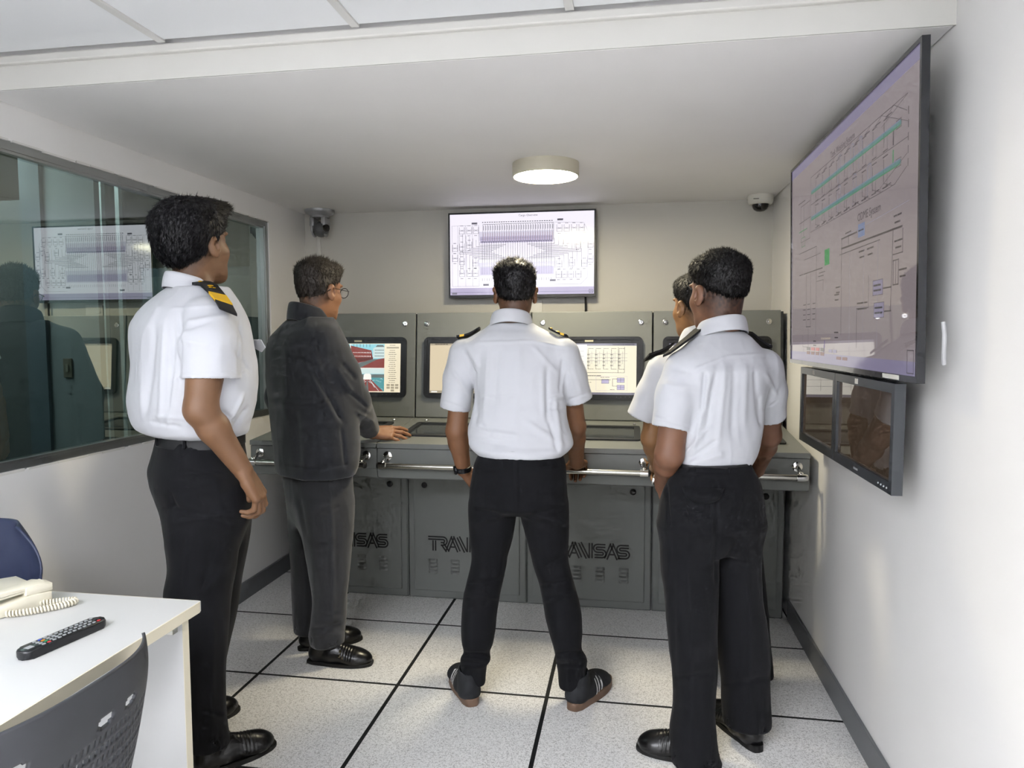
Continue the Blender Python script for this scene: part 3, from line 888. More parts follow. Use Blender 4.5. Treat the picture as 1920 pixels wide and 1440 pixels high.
# ---- large television on the right wall
xb, xt, zb, zt = 2.195, 2.180, 1.288, 2.082
yl, yr_ = 0.60, -0.765
Vt = Vector((xt - xb, 0, zt - zb)); hh = Vt.length; Vt.normalize()
Ut = Vector((0, -1, 0)); Nt = Ut.cross(Vt); Nt = Nt if Nt.x < 0 else -Nt
AXT = (tuple(Ut), tuple(Vt), tuple(Nt))
ww = yl - yr_
tvr = thing('wall_television', 'large television mounted on the right wall showing a tank washing diagram', 'television', (2.25, -.08, 1.27))
gloss_blk = mat('gloss_black', '#1a1c22', 0.18, coat=0.4)
tv_frame(tvr, (xb, yl, zb), AXT, ww, hh, .011, .016, .015, gloss_blk, blk2)
MB().box((2.225, -.35, 1.45), (XR - .0008, .2, 1.9)).build('wall_bracket', blk2, tvr)
tvm = glow('tv_rose', '#a79b9f', .52, rough=.03)
tvm.node_tree.nodes['Principled BSDF'].inputs['Specular IOR Level'].default_value = .8
s = screen_plane('display', tvm, (xb, yl, zb), AXT, ww, hh, tvr)
p = Pic((xb, yl, zb), AXT, ww, hh); p.tk = .75
p.rect('dkl', 0, .955, 1, 1); p.rect('dkl', 0, .0, 1, .045)
p.text('dk', .53, .905, .030, 'Tank Washing System'); p.text('dk', .73, .575, .034, 'ODME System')
for y in (.812, .688):
    p.line('teal', [(.245, y), (.905, y)], .013); p.line('blue', [(.245, y + .008), (.905, y + .008)], .003, .0004); p.line('green', [(.245, y - .008), (.905, y - .008)], .003, .0004)
    p.box('dk', .885, y - .013, .91, y + .013, .002)
p.line('dk', [(.235, .885), (.80, .887), (.87, .885), (.935, .835)], .002); p.line('dk', [(.235, .625), (.80, .623), (.88, .625), (.94, .66)], .002)
p.line('dk', [(.235, .755), (.945, .75)], .002); p.line('dk', [(.235, .885), (.235, .625)], .002)
p.line('dk', [(.80, .887), (.94, .80)], .0016); p.line('dk', [(.80, .845), (.94, .885), (.80, .887)], .0016); p.line('dk', [(.94, .70), (.80, .64), (.80, .623)], .0016)
for q in range(9):
    x = .29 + q * .066
    p.line('dk', [(x, .86), (x + .05, .886)], .0016); p.line('dk', [(x, .65), (x + .05, .625)], .0016)
    p.scrib('dk', x + .03, .868, .03, 2, .004); p.scrib('dk', x + .03, .637, .03, 2, .004)
    for y in (.812, .688):
        p.line('dk', [(x, y - .04), (x, y + .04)], .0035); p.line('dk', [(x + .02, y - .05), (x + .02, y - .01)], .002)
        p.scrib('dk', x + .012, y - .055, .03, 2, .004); p.scrib('dk', x + .012, y + .05, .03, 2, .004)
for (x, y) in ((.50, .812), (.60, .812), (.66, .812), (.50, .688), (.62, .688), (.72, .688)):
    p.line('blue', [(x, y - .05), (x, y + .045)] + [(x + .012 - .012 * math.cos(a), y + .045 + .02 * math.sin(a)) for a in (0.6, 1.2, 1.9, 2.5)] + [(x + .024, y - .02)], .002)
p.line('dk', [(.87, .76), (.87, .80)], .008); p.line('green', [(.87, .70), (.87, .735)], .008)
for q in range(5):
    p.line('dk', [(.945, .66 + q * .04), (.945, .68 + q * .04)], .004)
p.box('dk', .12, .60, .225, .78, .002); p.line('dk', [(.10, .70), (.235, .70)], .003); p.scrib('dk', .13, .80, .08, 4, .004); p.line('dk', [(.155, .78), (.155, .60)], .002); p.line('green', [(.10, .655), (.19, .655)], .004); p.box('green', .13, .575, .17, .62, .002)
# lower left schematic
p.line('dk', [(.10, .545), (.30, .545), (.30, .20)], .0025); p.line('dk', [(.16, .505), (.34, .505)], .0025); p.line('dk', [(.16, .435), (.36, .435)], .005)
for x, yb_ in ((.19, .17), (.24, .17), (.30, .12)):
    p.line('dk', [(x, .435), (x, yb_)], .0025)
    for q in range(4):
        p.scrib('dk', x - .02, .28 - q * .025, .03, 2, .004)
p.line('dk', [(.19, .17), (.24, .17)], .004); p.line('dk', [(.215, .17), (.215, .07), (.15, .07), (.15, .13)], .0025); p.rect('green', .385, .44, .43, .51, .0003); p.scrib('dk', .36, .415, .06, 3, .004)
p.line('dk', [(.30, .38), (.37, .38), (.37, .33)], .0025); p.scrib('dk', .35, .40, .05, 3, .004); p.scrib('dk', .13, .435, .05, 3, .004); p.scrib('dk', .29, .10, .03, 2, .006); p.scrib('dk', .29, .08, .03, 2, .006)
p.line('violet', [(.385, .075), (.39, .10)], .008); p.line('violet', [(.38, .06), (.385, .075)], .014)
# lower right schematic
p.line('dk', [(.535, .525), (.65, .525)], .006); p.rect('blue', .66, .50, .705, .55); p.scrib('dk', .59, .54, .05, 2, .005); p.scrib('ink', .683, .525, .035, 2, .006)
p.line('dk', [(.535, .485), (.92, .478)], .007); p.line('dk', [(.52, .462), (.80, .462)], .003); p.line('dk', [(.535, .525), (.535, .13)], .003); p.line('dk', [(.59, .525), (.59, .485)], .0025)
for x in (.60, .70, .79):
    p.line('grey', [(x, .46), (x, .08)], .0018)
p.line('dk', [(.875, .48), (.866, .21)], .0035); p.line('dk', [(.875, .395), (.925, .395), (.925, .47)], .003); p.box('dk', .878, .295, .905, .375, .004); p.line('dk', [(.891, .30), (.891, .37)], .003)
for (x, y) in ((.795, .295), (.803, .215)):
    p.rect('dkl', x - .032, y - .025, x + .026, y + .028); p.box('dk', x - .032, y - .025, x + .026, y + .028, .002); p.scrib('ink', x - .003, y + .010, .044, 3, .007); p.scrib('ink', x - .003, y - .008, .044, 3, .007); p.line('dk', [(x + .03, y - .005), (.868, y - .005)], .005)
p.line('dk', [(.735, .345), (.735, .23), (.655, .23), (.655, .08)], .003)
for (x, y) in ((.69, .445), (.745, .445), (.50, .30), (.50, .14), (.68, .25), (.71, .25), (.93, .34), (.905, .437), (.90, .52), (.51, .33)):
    p.scrib('dk', x, y, .04, 2, .006); p.scrib('dk', x, y - .022, .03, 2, .006)
p.line('grey', [(.58, .53), (.95, .55)], .002)
for q in range(4):
    p.rect('red' if q in (1, 2) else 'dk', .20 + q * .05, .055, .237 + q * .05, .07, .0004); p.rect('maroon', .20 + q * .05, .035, .237 + q * .05, .05, .0004)
for q in range(2):
    p.rect('dkl', .43 + q * .04, .052, .46 + q * .04, .066, .0004); p.rect('maroon', .50 + q * .05, .025, .54 + q * .05, .038, .0004)
p.box('dk', .955, .008, .985, .08, .003)
p.build(s, SM)
stk = MB(); stk.box((-.06, -.006, 0), (.06, .006, .0008)).bm_to(tvr, 'sticker', mat('sticker_white', '#d8d6cf', 0.6), (xb, yl, zb), AXT, (ww * .88, -.008, .0042))
# loose cables and clip behind the upper edge and near side
cbm = MB(); cbm.tube([(2.225, .30, 2.09), (2.22, .34, 2.12), (2.235, .38, 2.11), (2.225, .43, 2.095), (2.24, .45, 2.08)], .009, 8)
cbm.tube([(2.235, .26, 2.09), (2.23, .22, 2.115), (2.24, .20, 2.09)], .006, 8)
cbm.box((2.215, .335, 2.088), (2.25, .375, 2.125), bevel=.004)
cbm.build('cable_bundle', blk2, tvr, smooth=True)
MB().tube([(2.24, -.79, 1.42), (2.24, -.80, 1.39), (2.24, -.80, 1.34), (2.245, -.79, 1.32)], .005, 8).build('side_clip', mat('grey_plastic', '#b5b6b8', .5), tvr, smooth=True)

# ---- pair of small monitors under it
def small_monitor(y_far, y_near, label, btn, sticker_y):
    z0_, z1_ = .965, 1.262
    t = thing('wall_monitor', label, 'monitor', (2.22, (y_far + y_near) / 2, z0_), 'twin monitors under the large television')
    ax = ((0, -1, 0), (0, 0, 1), (-1, 0, 0)); W = y_far - y_near; H = z1_ - z0_
    o = (2.195, y_far, z0_)
    b = MB(); b.ringframe([(0, 0), (W, 0), (W, H), (0, H)], [(.022, .032), (W - .022, .032), (W - .022, H - .026), (.022, H - .026)], -.024, .004, axes=ax, o=o)
    bz = b.build('bezel', mat('monitor_grey', '#3d4044', 0.4), t)
    b = MB(); b.prism([(.003, .003), (W - .003, .003), (W - .003, H - .003), (.003, H - .003)], -.023, -.006, axes=ax, o=o)
    b.prism(rrect(.18, .16, .01, 3, (W / 2, H / 2)), -.0895, -.015, axes=ax, o=o); b.build('back_shell', blk, t)
    g = mat('dark_screen_glow', '#3a322b', .02, spec=1.0, emit=('#6b5a4a', .10))  # faint brown emission stands in for reflections on the switched-off glass
    screen_plane('display', g, (2.195 + .005, y_far - .02, z0_ + .03), ax, W - .04, H - .054, t)
    MB().box((-.014, -.008, 0), (.014, .008, .0009)).bm_to(t, 'sticker', mat('sticker_white', '#d8d6cf', 0.6), o, ax, (W * .42, H - .013, .0042))
    if btn:
        d = MB()
        for q in range(4):
            d.ball(Vector(o) + Vector((-.004, -(W - .10 + q * .022), .014)), .003, 8)
        d.build('button', mat('button_grey', '#a9adb0', 0.4), bz)
        MB().box((-.02, -.003, 0), (.02, .003, .0006)).bm_to(t, 'name_mark', mat('mark_grey', '#9b9da0', 0.5), o, ax, (W * .45, .016, .0042))
    return t
small_monitor(.405, -.082, 'switched-off monitor under the large television, far one by the console', False, 0)
small_monitor(-.086, -.635, 'switched-off monitor under the large television, near one with buttons', True, 0)
# ------------------------------------------------------------------ desk in the foreground and what is on it
melamine = mat('white_melamine', '#c9caca', 0.35)
edge_m = mat('cream_edge_band', '#d9d2bd', 0.45)
TX0, TX1, TY0, TY1, TZ = -.47, .484, -1.74, -1.092, .75
ds = thing('office_desk', 'white office desk with cream edge banding in the foreground', 'desk', (0, -1.4, 0))
MB().box((TX0 + .002, TY0 + .002, TZ - .026), (TX1 - .002, TY1 - .002, TZ), bevel=.001, seg=1).build('desk_top', melamine, ds)
eb = MB()
eb.ringframe(rrect(TX1 - TX0, TY1 - TY0, .012, 4), rrect(TX1 - TX0 - .005, TY1 - TY0 - .005, .010, 4), -.0262, -.0006, o=((TX0 + TX1) / 2, (TY0 + TY1) / 2, TZ))
eb.build('edge_band', edge_m, ds)
MB().box((TX0 + .03, -1.146, .012), (TX1 - .018, -1.124, TZ - .026)).build('back_panel', melamine, ds)
MB().box((TX1 - .018, -1.1462, .012), (TX1 - .0165, -1.1238, TZ - .026)).build('edge_band', edge_m, ds)
MB().box((TX0 + .03, TY0 + .05, .012), (TX0 + .052, -1.146, TZ - .026)).build('end_panel', melamine, ds)
lg = MB(); lg.box((TX0 + .03, TY0 + .05, 0), (TX0 + .06, -1.124, .012)); lg.box((TX1 - .06, -1.15, 0), (TX1 - .02, -1.12, .012)); lg.box((.05, -1.15, 0), (.09, -1.12, .012))
lg.build('foot', blk2, ds)
MB().box((TX1 - .05, -1.165, TZ - .058), (TX1 - .03, -1.146, TZ - .026)).build('bracket', steel, ds)
MB().tube([(.40, TY0 + .06, 0), (.40, TY0 + .06, TZ - .026)], .022, 14).build('leg', steel, ds, smooth=True)

# remote control
A_, B_ = Vector((.318, -1.443, TZ)), Vector((.352, -1.262, TZ))
dirr = (B_ - A_); Lr = dirr.length; dirr.normalize(); sd = Vector((dirr.y, -dirr.x, 0)); axr = (tuple(dirr), tuple(-sd), (0, 0, 1))
rc = thing('remote_control', 'slim black remote control lying on the white desk', 'remote control', tuple((A_ + B_) / 2))
b = MB(); b.prism(rrect(Lr, .040, .014, 5, (Lr / 2, 0)), .0008, .019, axes=axr, o=A_, bevel=.004)
b.build('body', mat('remote_black', '#1b1d20', 0.3), rc, smooth=True, angle=60)
cols = {'button_white': [], 'button_red': [], 'button_green': [], 'button_yellow': [], 'button_blue': [], 'button_dark': []}
for r in range(12):
    for c in range(4 if r > 7 else 3):
        u = Lr - .018 - r * .0115; v_ = (-.012 + c * .012) if r <= 7 else (-.0135 + c * .009)
        k = 'button_white'
        if r == 0: k = 'button_red' if c == 0 else ('button_dark' if c == 1 else 'button_white')
        if r == 10: k = ('button_red', 'button_green', 'button_yellow', 'button_blue')[c]
        cols[k].append((u, v_))
hexes = {'button_white': '#9da1a4', 'button_red': '#c2333a', 'button_green': '#2f8f5d', 'button_yellow': '#d08a2d', 'button_blue': '#3c56b0', 'button_dark': '#3a3d42'}
for k, ps in cols.items():
    if not ps: continue
    b = MB()
    for (u, v_) in ps:
        q = A_ + dirr * u - sd * v_ + Vector((0, 0, .0185))
        b.prism(rrect(.0068, .0058, .002, 2), 0, .0018, axes=axr, o=q)
    b.build(k, mat(k, hexes[k], .45), rc, kind='stuff')
b = MB(); b.box((.012, -.007, .019), (.026, .007, .0193)); b.bm_to(rc, 'name_mark', mat('mark_grey', '#9b9da0', .5), A_, axr, (0, 0, 0))

# desk telephone with coiled cord
ph = thing('telephone', 'beige desk telephone with a coiled cord at the left edge', 'telephone', (.02, -1.215, TZ))
beige = mat('phone_beige', '#d9d4c2', 0.4)
Rz = Matrix.Rotation(math.radians(-24), 3, 'Z'); oc = Vector((.012, -1.222, TZ))
def loc(p): return Rz @ Vector(p) + oc
b = MB()
def ph_prism(b, pts, x0, x1, bev=.004):
    return b.prism(pts, x0, x1, axes=(tuple(Rz @ Vector((0, 1, 0))), (0, 0, 1), tuple(Rz @ Vector((1, 0, 0)))), o=oc, bevel=bev)
ph_prism(b, [(-.10, .0008), (.10, .0008), (.10, .032), (.06, .036), (-.10, .016)], -.10, .10)
b.build('base', beige, ph, smooth=True, angle=35)
b = MB()
ph_prism(b, [(-.105, .018), (-.045, .022), (-.045, .042), (-.075, .047), (-.105, .036)], .045, .098, .008)
ph_prism(b, [(.045, .034), (.105, .032), (.105, .050), (.075, .060), (.045, .056)], .045, .098, .008)
ph_prism(b, [(-.09, .034), (.09, .042), (.09, .058), (0, .056), (-.09, .048)], .052, .092, .008)
b.build('handset', beige, ph, smooth=True, angle=35)
kb = MB()
for r in range(4):
    for c in range(3):
        q = Vector((-.065 + c * .028, -.06 + r * .024, 0)); zz = .016 + (q.y + .1) * .125
        lo = (q.x - .009, q.y - .007, zz); hi = (q.x + .009, q.y + .007, zz + .006)
        kb.box(lo, hi, bevel=.0015, seg=1)
for v in kb.bm.verts: v.co = Rz @ v.co + oc
kb.build('key', mat('phone_key', '#b9b5a6', .5), ph, kind='stuff')
path = [at(18, 1138, -1.2), at(26, 1128, -1.19)]
zc = TZ + .0095
ctrl = [(.118, -1.285), (.14, -1.268), (.165, -1.245), (.19, -1.218), (.213, -1.19), (.228, -1.163), (.224, -1.150), (.205, -1.152), (.175, -1.17), (.145, -1.19), (.118, -1.21), (.095, -1.225)]
ctrl = [(.105, -1.262), (.128, -1.252), (.15, -1.236), (.17, -1.218), (.188, -1.196), (.199, -1.176), (.197, -1.163), (.182, -1.163), (.155, -1.178), (.128, -1.193), (.10, -1.206), (.078, -1.215)]
dense = []
for i in range(len(ctrl) - 1):
    for k in range(24):
        t_ = k / 24
        p0, p1, p2, p3 = [np.array(ctrl[min(max(i + j, 0), len(ctrl) - 1)]) for j in (-1, 0, 1, 2)]
        q = .5 * ((2 * p1) + (-p0 + p2) * t_ + (2 * p0 - 5 * p1 + 4 * p2 - p3) * t_ ** 2 + (-p0 + 3 * p1 - 3 * p2 + p3) * t_ ** 3)
        dense.append(q)
dense = np.array(dense)
seg = np.r_[0, np.cumsum(np.linalg.norm(np.diff(dense, axis=0), axis=1))]
S = np.arange(0, seg[-1], .00055)
xy = np.c_[np.interp(S, seg, dense[:, 0]), np.interp(S, seg, dense[:, 1])]
tg = np.gradient(xy, axis=0); tg /= np.linalg.norm(tg, axis=1)[:, None]
hel = []
for k in range(len(S)):
    a = 2 * math.pi * S[k] / .0066
    hel.append((xy[k, 0] - tg[k, 1] * .0062 * math.cos(a), xy[k, 1] + tg[k, 0] * .0062 * math.cos(a), zc + .0062 * math.sin(a)))
MB().tube(hel, .0022, 6).build('coiled_cord', mat('cord_beige', '#dcd6c4', .45), ph, smooth=True)

# mouse under the older man's hand
mo_ = thing('computer_mouse', 'black mouse on the console desk under the hand of the man in the dark jacket', 'mouse', (.338, .62, .908))
b = MB(); b.ball((.338, .62, .9075), .032, 16, (.85, 1.5, .75))
for v in b.bm.verts:
    v.co.z = max(v.co.z, .9105 + (v.co.y - .62) * SL)
b.build('body', mat('mouse_black', '#15161a', .35), mo_, smooth=True)
b = MB(); b.ball((.338, .652, .932), .006, 10, (.5, 1.3, .8)); b.build('wheel', rubber, mo_, smooth=True)

# ---- chairs
def shell_chair(name, label, centre, face, w, ztop, zbot, m, holes, wing, legm, taper=0.0):
    """moulded chair; face = unit vector the sitter looks along"""
    fx, fy = face; sx, sy = fy, -fx        # side vector
    cx, cy = centre
    t = thing(name, label, 'chair', (cx + fx * .2, cy + fy * .2, 0))
    nu, nv = (104, 86) if holes else (40, 30)
    bm = bmesh.new()
    def pt(u, v):
        # u -1..1 across, v 0..1 up
        z = zbot + (ztop - zbot) * v
        hw = w / 2 * (1 - taper * v)
        # round the upper corners
        if v > .7:
            k = (v - .7) / .3
            hw *= (1 - wing * k * k)
        z_ = z - .012 * u * u * v * holes
        fwd = .075 * abs(u) ** 2.6 + .03 * (1 - v) ** 2 - .05 * v
        s_ = u * hw
        return Vector((cx + fx * fwd + sx * s_, cy + fy * fwd + sy * s_, z_))
    grid = [[bm.verts.new(pt(-1 + 2 * i / nu, j / nv)) for i in range(nu + 1)] for j in range(nv + 1)]
    H = ztop - zbot
    def is_hole(u, v):
        if not holes: return False
        s_ = u * w / 2; z = v * H
        for (a, c, ra, rc_) in ((-.155, H - .075, .034, .013), (0.03, H - .085, .022, .011), (.10, H - .085, .020, .011)):
            if ((s_ - a) / ra) ** 2 + ((z - c) / rc_) ** 2 < 1: return True
        if abs(s_) > w / 2 - .045 or z > H - .105 or z < .03: return False
        row = int((z - .03) / .021); zz = (z - .03) - row * .021
        ph_ = (s_ + 10 + .006 * (row % 2)) % .0135
        return zz < .011 and ph_ < .0062
    for j in range(nv):
        for i in range(nu):
            u = -1 + 2 * (i + .5) / nu; v = (j + .5) / nv
            if not is_hole(u, v):
                bm.faces.new((grid[j][i], grid[j][i + 1], grid[j + 1][i + 1], grid[j + 1][i]))
    loose = [v for v in bm.verts if not v.link_faces]
    bmesh.ops.delete(bm, geom=loose, context='VERTS')
    me = bpy.data.meshes.new('backrest'); bm.to_mesh(me); bm.free()
    bk = link('backrest', me, m, t, smooth=True, angle=180)
    md = bk.modifiers.new('thickness', 'SOLIDIFY'); md.thickness = .006; md.offset = 0
    # seat
    bm = bmesh.new()
    g = [[bm.verts.new(Vector((cx, cy, .45)) + Vector((fx, fy, 0)) * (.03 + .42 * j / 14) + Vector((sx, sy, 0)) * (w / 2 * (.96 - .1 * (j / 14) ** 4) * (-1 + 2 * i / 14)) + Vector((0, 0, .03 * abs(-1 + 2 * i / 14) ** 3 - .03 * (j / 14) ** 6))) for i in range(15)] for j in range(15)]
    for j in range(14):
        for i in range(14):
            bm.faces.new((g[j][i], g[j][i + 1], g[j + 1][i + 1], g[j + 1][i]))
    me = bpy.data.meshes.new('seat'); bm.to_mesh(me); bm.free()
    st = link('seat', me, m, t, smooth=True, angle=180)
    md = st.modifiers.new('thickness', 'SOLIDIFY'); md.thickness = .02; md.offset = -1
    for a in (-1, 1):
        P = lambda f_, s_, z: (cx + fx * f_ + sx * s_, cy + fy * f_ + sy * s_, z)
        MB().tube([P(.40, a * w * .42, .435), P(.43, a * w * .46, 0)], .011, 10).build('leg', legm, t, smooth=True)
        MB().tube([P(.08, a * w * .42, .435), P(-.02, a * w * .46, 0)], .011, 10).build('leg', legm, t, smooth=True)
        MB().tube([P(.42, a * w * .42, .432), P(.03, a * w * .42, .432), P(-.02, a * w * .26, zbot + .10)], .010, 10).build('side_tube', legm, t, smooth=True)
    return t
shell_chair('chair', 'dark grey plastic chair with perforated backrest pulled up to the white desk', (.575, -1.60), (-1, 0), .47, .812, .45, mat('chair_charcoal', '#37393e', .5), 1, .10, steel)
shell_chair('chair', 'navy blue moulded chair between the white desk and the window wall', (-.265, -.955), (0, -1), .43, .875, .48, mat('chair_navy', '#2e3650', .45), 0, .42, steel)
# ------------------------------------------------------------------ people: implicit-surface sculpting
def hermite(z, tab, zz):
    """smooth interpolation of table columns over ascending z"""
    z = np.asarray(z, float); tab = np.asarray(tab, float)
    h = np.diff(z); d = np.diff(tab, axis=0) / h[:, None]
    m = np.zeros_like(tab)
    m[0], m[-1] = d[0], d[-1]
    for i in range(1, len(z) - 1):
        w = np.where(d[i - 1] * d[i] > 0, 2 * d[i - 1] * d[i] / np.where(np.abs(d[i - 1] + d[i]) < 1e-9, 1e-9, d[i - 1] + d[i]), 0)
        m[i] = w
    zz = np.clip(zz, z[0], z[-1])
    i = np.clip(np.searchsorted(z, zz) - 1, 0, len(z) - 2)
    t = ((zz - z[i]) / h[i])[:, None]; hh = h[i][:, None]
    return ((2 * t**3 - 3 * t**2 + 1) * tab[i] + (t**3 - 2 * t**2 + t) * hh * m[i] + (-2 * t**3 + 3 * t**2) * tab[i + 1] + (t**3 - t**2) * hh * m[i + 1])

class Field:
    def __init__(s, lo, hi, h):
        s.lo = np.array(lo, float); s.h = h
        s.n = np.maximum(((np.array(hi) - s.lo) / h).astype(int) + 2, 4)
        s.D = np.full(s.n, 1.0, np.float32)
        s.ax = [(s.lo[i] + np.arange(s.n[i]) * h).astype(np.float32) for i in range(3)]
    def _win(s, lo, hi):
        a = np.clip(np.floor((np.asarray(lo) - s.lo) / s.h).astype(int), 0, s.n); b = np.clip(np.ceil((np.asarray(hi) - s.lo) / s.h).astype(int) + 1, 0, s.n)
        if np.any(b - a <= 0): return None
        sl = tuple(slice(a[i], b[i]) for i in range(3))
        return sl, s.ax[0][sl[0]][:, None, None], s.ax[1][sl[1]][None, :, None], s.ax[2][sl[2]][None, None, :]
    @staticmethod
    def smin(a, b, k):
        if k <= 0: return np.minimum(a, b)
        hh = np.clip(.5 + .5 * (b - a) / k, 0, 1)
        return b + (a - b) * hh - k * hh * (1 - hh)
    def put(s, sl, d, k, mode):
        if mode == 'u': s.D[sl] = s.smin(s.D[sl], d, k)
        elif mode == 's': s.D[sl] = -s.smin(-s.D[sl], d, k)
        else: s.D[sl] = -s.smin(-s.D[sl], -d, k)
    def cone(s, p0, p1, r0, r1, k=.01, mode='u', flat=None, cap=False):
        """tapered capsule; flat=(axis vector, factor) squashes it along that axis"""
        p0, p1 = np.asarray(p0, float), np.asarray(p1, float)
        R = max(r0, r1) * (1 if not flat else max(1, 1 / flat[1])) + k + 2.5 * s.h
        w = s._win(np.minimum(p0, p1) - R, np.maximum(p0, p1) + R)
        if w is None: return s
        sl, X, Y, Z = w
        e = p1 - p0; L2 = max(e @ e, 1e-12)
        dx, dy, dz = X - p0[0], Y - p0[1], Z - p0[2]
        tr_ = (dx * e[0] + dy * e[1] + dz * e[2]) / L2
        t = np.clip(tr_, 0, 1.3 if cap else 1)
        qx, qy, qz = dx - t * e[0], dy - t * e[1], dz - t * e[2]
        if flat:
            a = np.asarray(flat[0], float); a = a / np.linalg.norm(a); c = (qx * a[0] + qy * a[1] + qz * a[2]) * (1 / flat[1] - 1)
            qx, qy, qz = qx + c * a[0], qy + c * a[1], qz + c * a[2]
        d = np.sqrt(qx * qx + qy * qy + qz * qz) - (r0 + (r1 - r0) * t)
        if cap: d = np.maximum(d, (tr_ - 1) * math.sqrt(L2))
        s.put(sl, d.astype(np.float32), k, mode); return s
    def chain(s, pts, rs, k=.01, mode='u', flat=None):
        for i in range(len(pts) - 1):
            s.cone(pts[i], pts[i + 1], rs[i], rs[i + 1], k if i == 0 else min(k, .012), mode, flat)
        return s
    def ell(s, c, r, k=.01, mode='u', R=None):
        c = np.asarray(c, float); r = np.asarray(r, float); m = r.max() + k + 2.5 * s.h
        w = s._win(c - m, c + m)
        if w is None: return s
        sl, X, Y, Z = w
        x, y, z = X - c[0], Y - c[1], Z - c[2]
        if R is not None:
            x, y, z = (R[0][0] * x + R[1][0] * y + R[2][0] * z, R[0][1] * x + R[1][1] * y + R[2][1] * z, R[0][2] * x + R[1][2] * y + R[2][2] * z)
        k0 = np.sqrt((x / r[0]) ** 2 + (y / r[1]) ** 2 + (z / r[2]) ** 2); k1 = np.sqrt((x / r[0] ** 2) ** 2 + (y / r[1] ** 2) ** 2 + (z / r[2] ** 2) ** 2) + 1e-9
        s.put(sl, (k0 * (k0 - 1) / k1).astype(np.float32), k, mode); return s
    def zloft(s, st, k=.01, mode='u', grow=0.0, n=2.0, z0=None, z1=None):
        """st rows: z, cx, cy, a(side), bf(front), bb(back), ang (facing, from +y towards +x)"""
        st = np.asarray(sorted(st, key=lambda r: r[0]), float)
        m = st[:, 3:6].max() + k + abs(grow) + 2.5 * s.h
        za, zb = (st[0, 0] if z0 is None else z0), (st[-1, 0] if z1 is None else z1)
        w = s._win([st[:, 1].min() - m, st[:, 2].min() - m, za - k - 2.5 * s.h], [st[:, 1].max() + m, st[:, 2].max() + m, zb + k + 2.5 * s.h])
        if w is None: return s
        sl, X, Y, Z = w
        P = hermite(st[:, 0], st[:, 1:], Z.ravel()).astype(np.float32)
        cx, cy, a, bf, bb, an = [P[:, i][None, None, :] for i in range(6)]
        a, bf, bb = a + grow, bf + grow, bb + grow
        ca, sa = np.cos(an), np.sin(an)
        x, y = X - cx, Y - cy
        u = x * ca - y * sa; v = x * sa + y * ca
        b = np.where(v > 0, bf, bb)
        rho = np.sqrt(u * u + v * v) + 1e-6
        if n == 2.0: k0 = np.sqrt((u / a) ** 2 + (v / b) ** 2) + 1e-6
        else: k0 = (np.abs(u / a) ** n + np.abs(v / b) ** n) ** (1 / n) + 1e-6
        d = np.maximum(rho * (1 - 1 / k0), -np.minimum(a, b))
        d = np.maximum(d, np.maximum(za - Z, Z - zb))
        s.put(sl, d.astype(np.float32), k, mode); return s
    def half(s, p, n, k=.0, box=None):
        """cut away everything on the side n points to (optionally only inside box)"""
        n = np.asarray(n, float); n = n / np.linalg.norm(n)
        w = s._win(*(box if box else (s.lo, s.lo + s.n * s.h)))
        if w is None: return s
        sl, X, Y, Z = w
        d = ((X - p[0]) * n[0] + (Y - p[1]) * n[1] + (Z - p[2]) * n[2]).astype(np.float32)
        s.put(sl, d, k, 'i'); return s
    def mesh(s):
        D = s.D
        D[0], D[-1] = 1, 1; D[:, 0], D[:, -1] = 1, 1; D[:, :, 0], D[:, :, -1] = 1, 1
        ins = D < 0
        nx, ny, nz = D.shape
        c = np.zeros((nx - 1, ny - 1, nz - 1), np.int8)
        for i in (0, 1):
            for j in (0, 1):
                for k in (0, 1):
                    c += ins[i:nx - 1 + i, j:ny - 1 + j, k:nz - 1 + k]
        act = np.argwhere((c > 0) & (c < 8))
        idx = np.full(c.shape, -1, np.int64); idx[tuple(act.T)] = np.arange(len(act))
        acc = np.zeros((len(act), 3)); cnt = np.zeros(len(act))
        A = act.T
        cs = {}
        for i in (0, 1):
            for j in (0, 1):
                for k in (0, 1):
                    cs[i, j, k] = D[A[0] + i, A[1] + j, A[2] + k].astype(float)
        for a in range(3):
            for o1 in (0, 1):
                for o2 in (0, 1):
                    k0 = [0, 0, 0]; oth = [q for q in range(3) if q != a]
                    k0[oth[0]], k0[oth[1]] = o1, o2; k1 = list(k0); k1[a] = 1
                    d0, d1 = cs[tuple(k0)], cs[tuple(k1)]
                    m = (d0 < 0) != (d1 < 0)
                    t = d0[m] / (d0[m] - d1[m])
                    p = np.tile(np.array(k0, float), (m.sum(), 1)); p[:, a] = t
                    acc[m] += p; cnt[m] += 1
        V = s.lo + (act + acc / cnt[:, None]) * s.h
        Fs = []
        for a in range(3):
            b, d = [(1, 2), (2, 0), (0, 1)][a]
            sl0 = [slice(None)] * 3; sl1 = [slice(None)] * 3
            sl0[a] = slice(0, D.shape[a] - 1); sl1[a] = slice(1, D.shape[a])
            i0, i1 = ins[tuple(sl0)], ins[tuple(sl1)]
            e = np.argwhere(i0 != i1); flip = i0[tuple(e.T)]
            q = []
            for (ob, od) in ((1, 1), (0, 1), (0, 0), (1, 0)):
                cc = e.copy(); cc[:, b] -= ob; cc[:, d] -= od
                ok = np.all((cc >= 0) & (cc < np.array(idx.shape)), axis=1)
                r = np.full(len(e), -1); r[ok] = idx[tuple(cc[ok].T)]; q.append(r)
            q = np.stack(q, 1); good = (q >= 0).all(1); q, fl = q[good], flip[good]
            q[~fl] = q[~fl][:, ::-1]
            Fs.append(q)
        return V, np.concatenate(Fs)

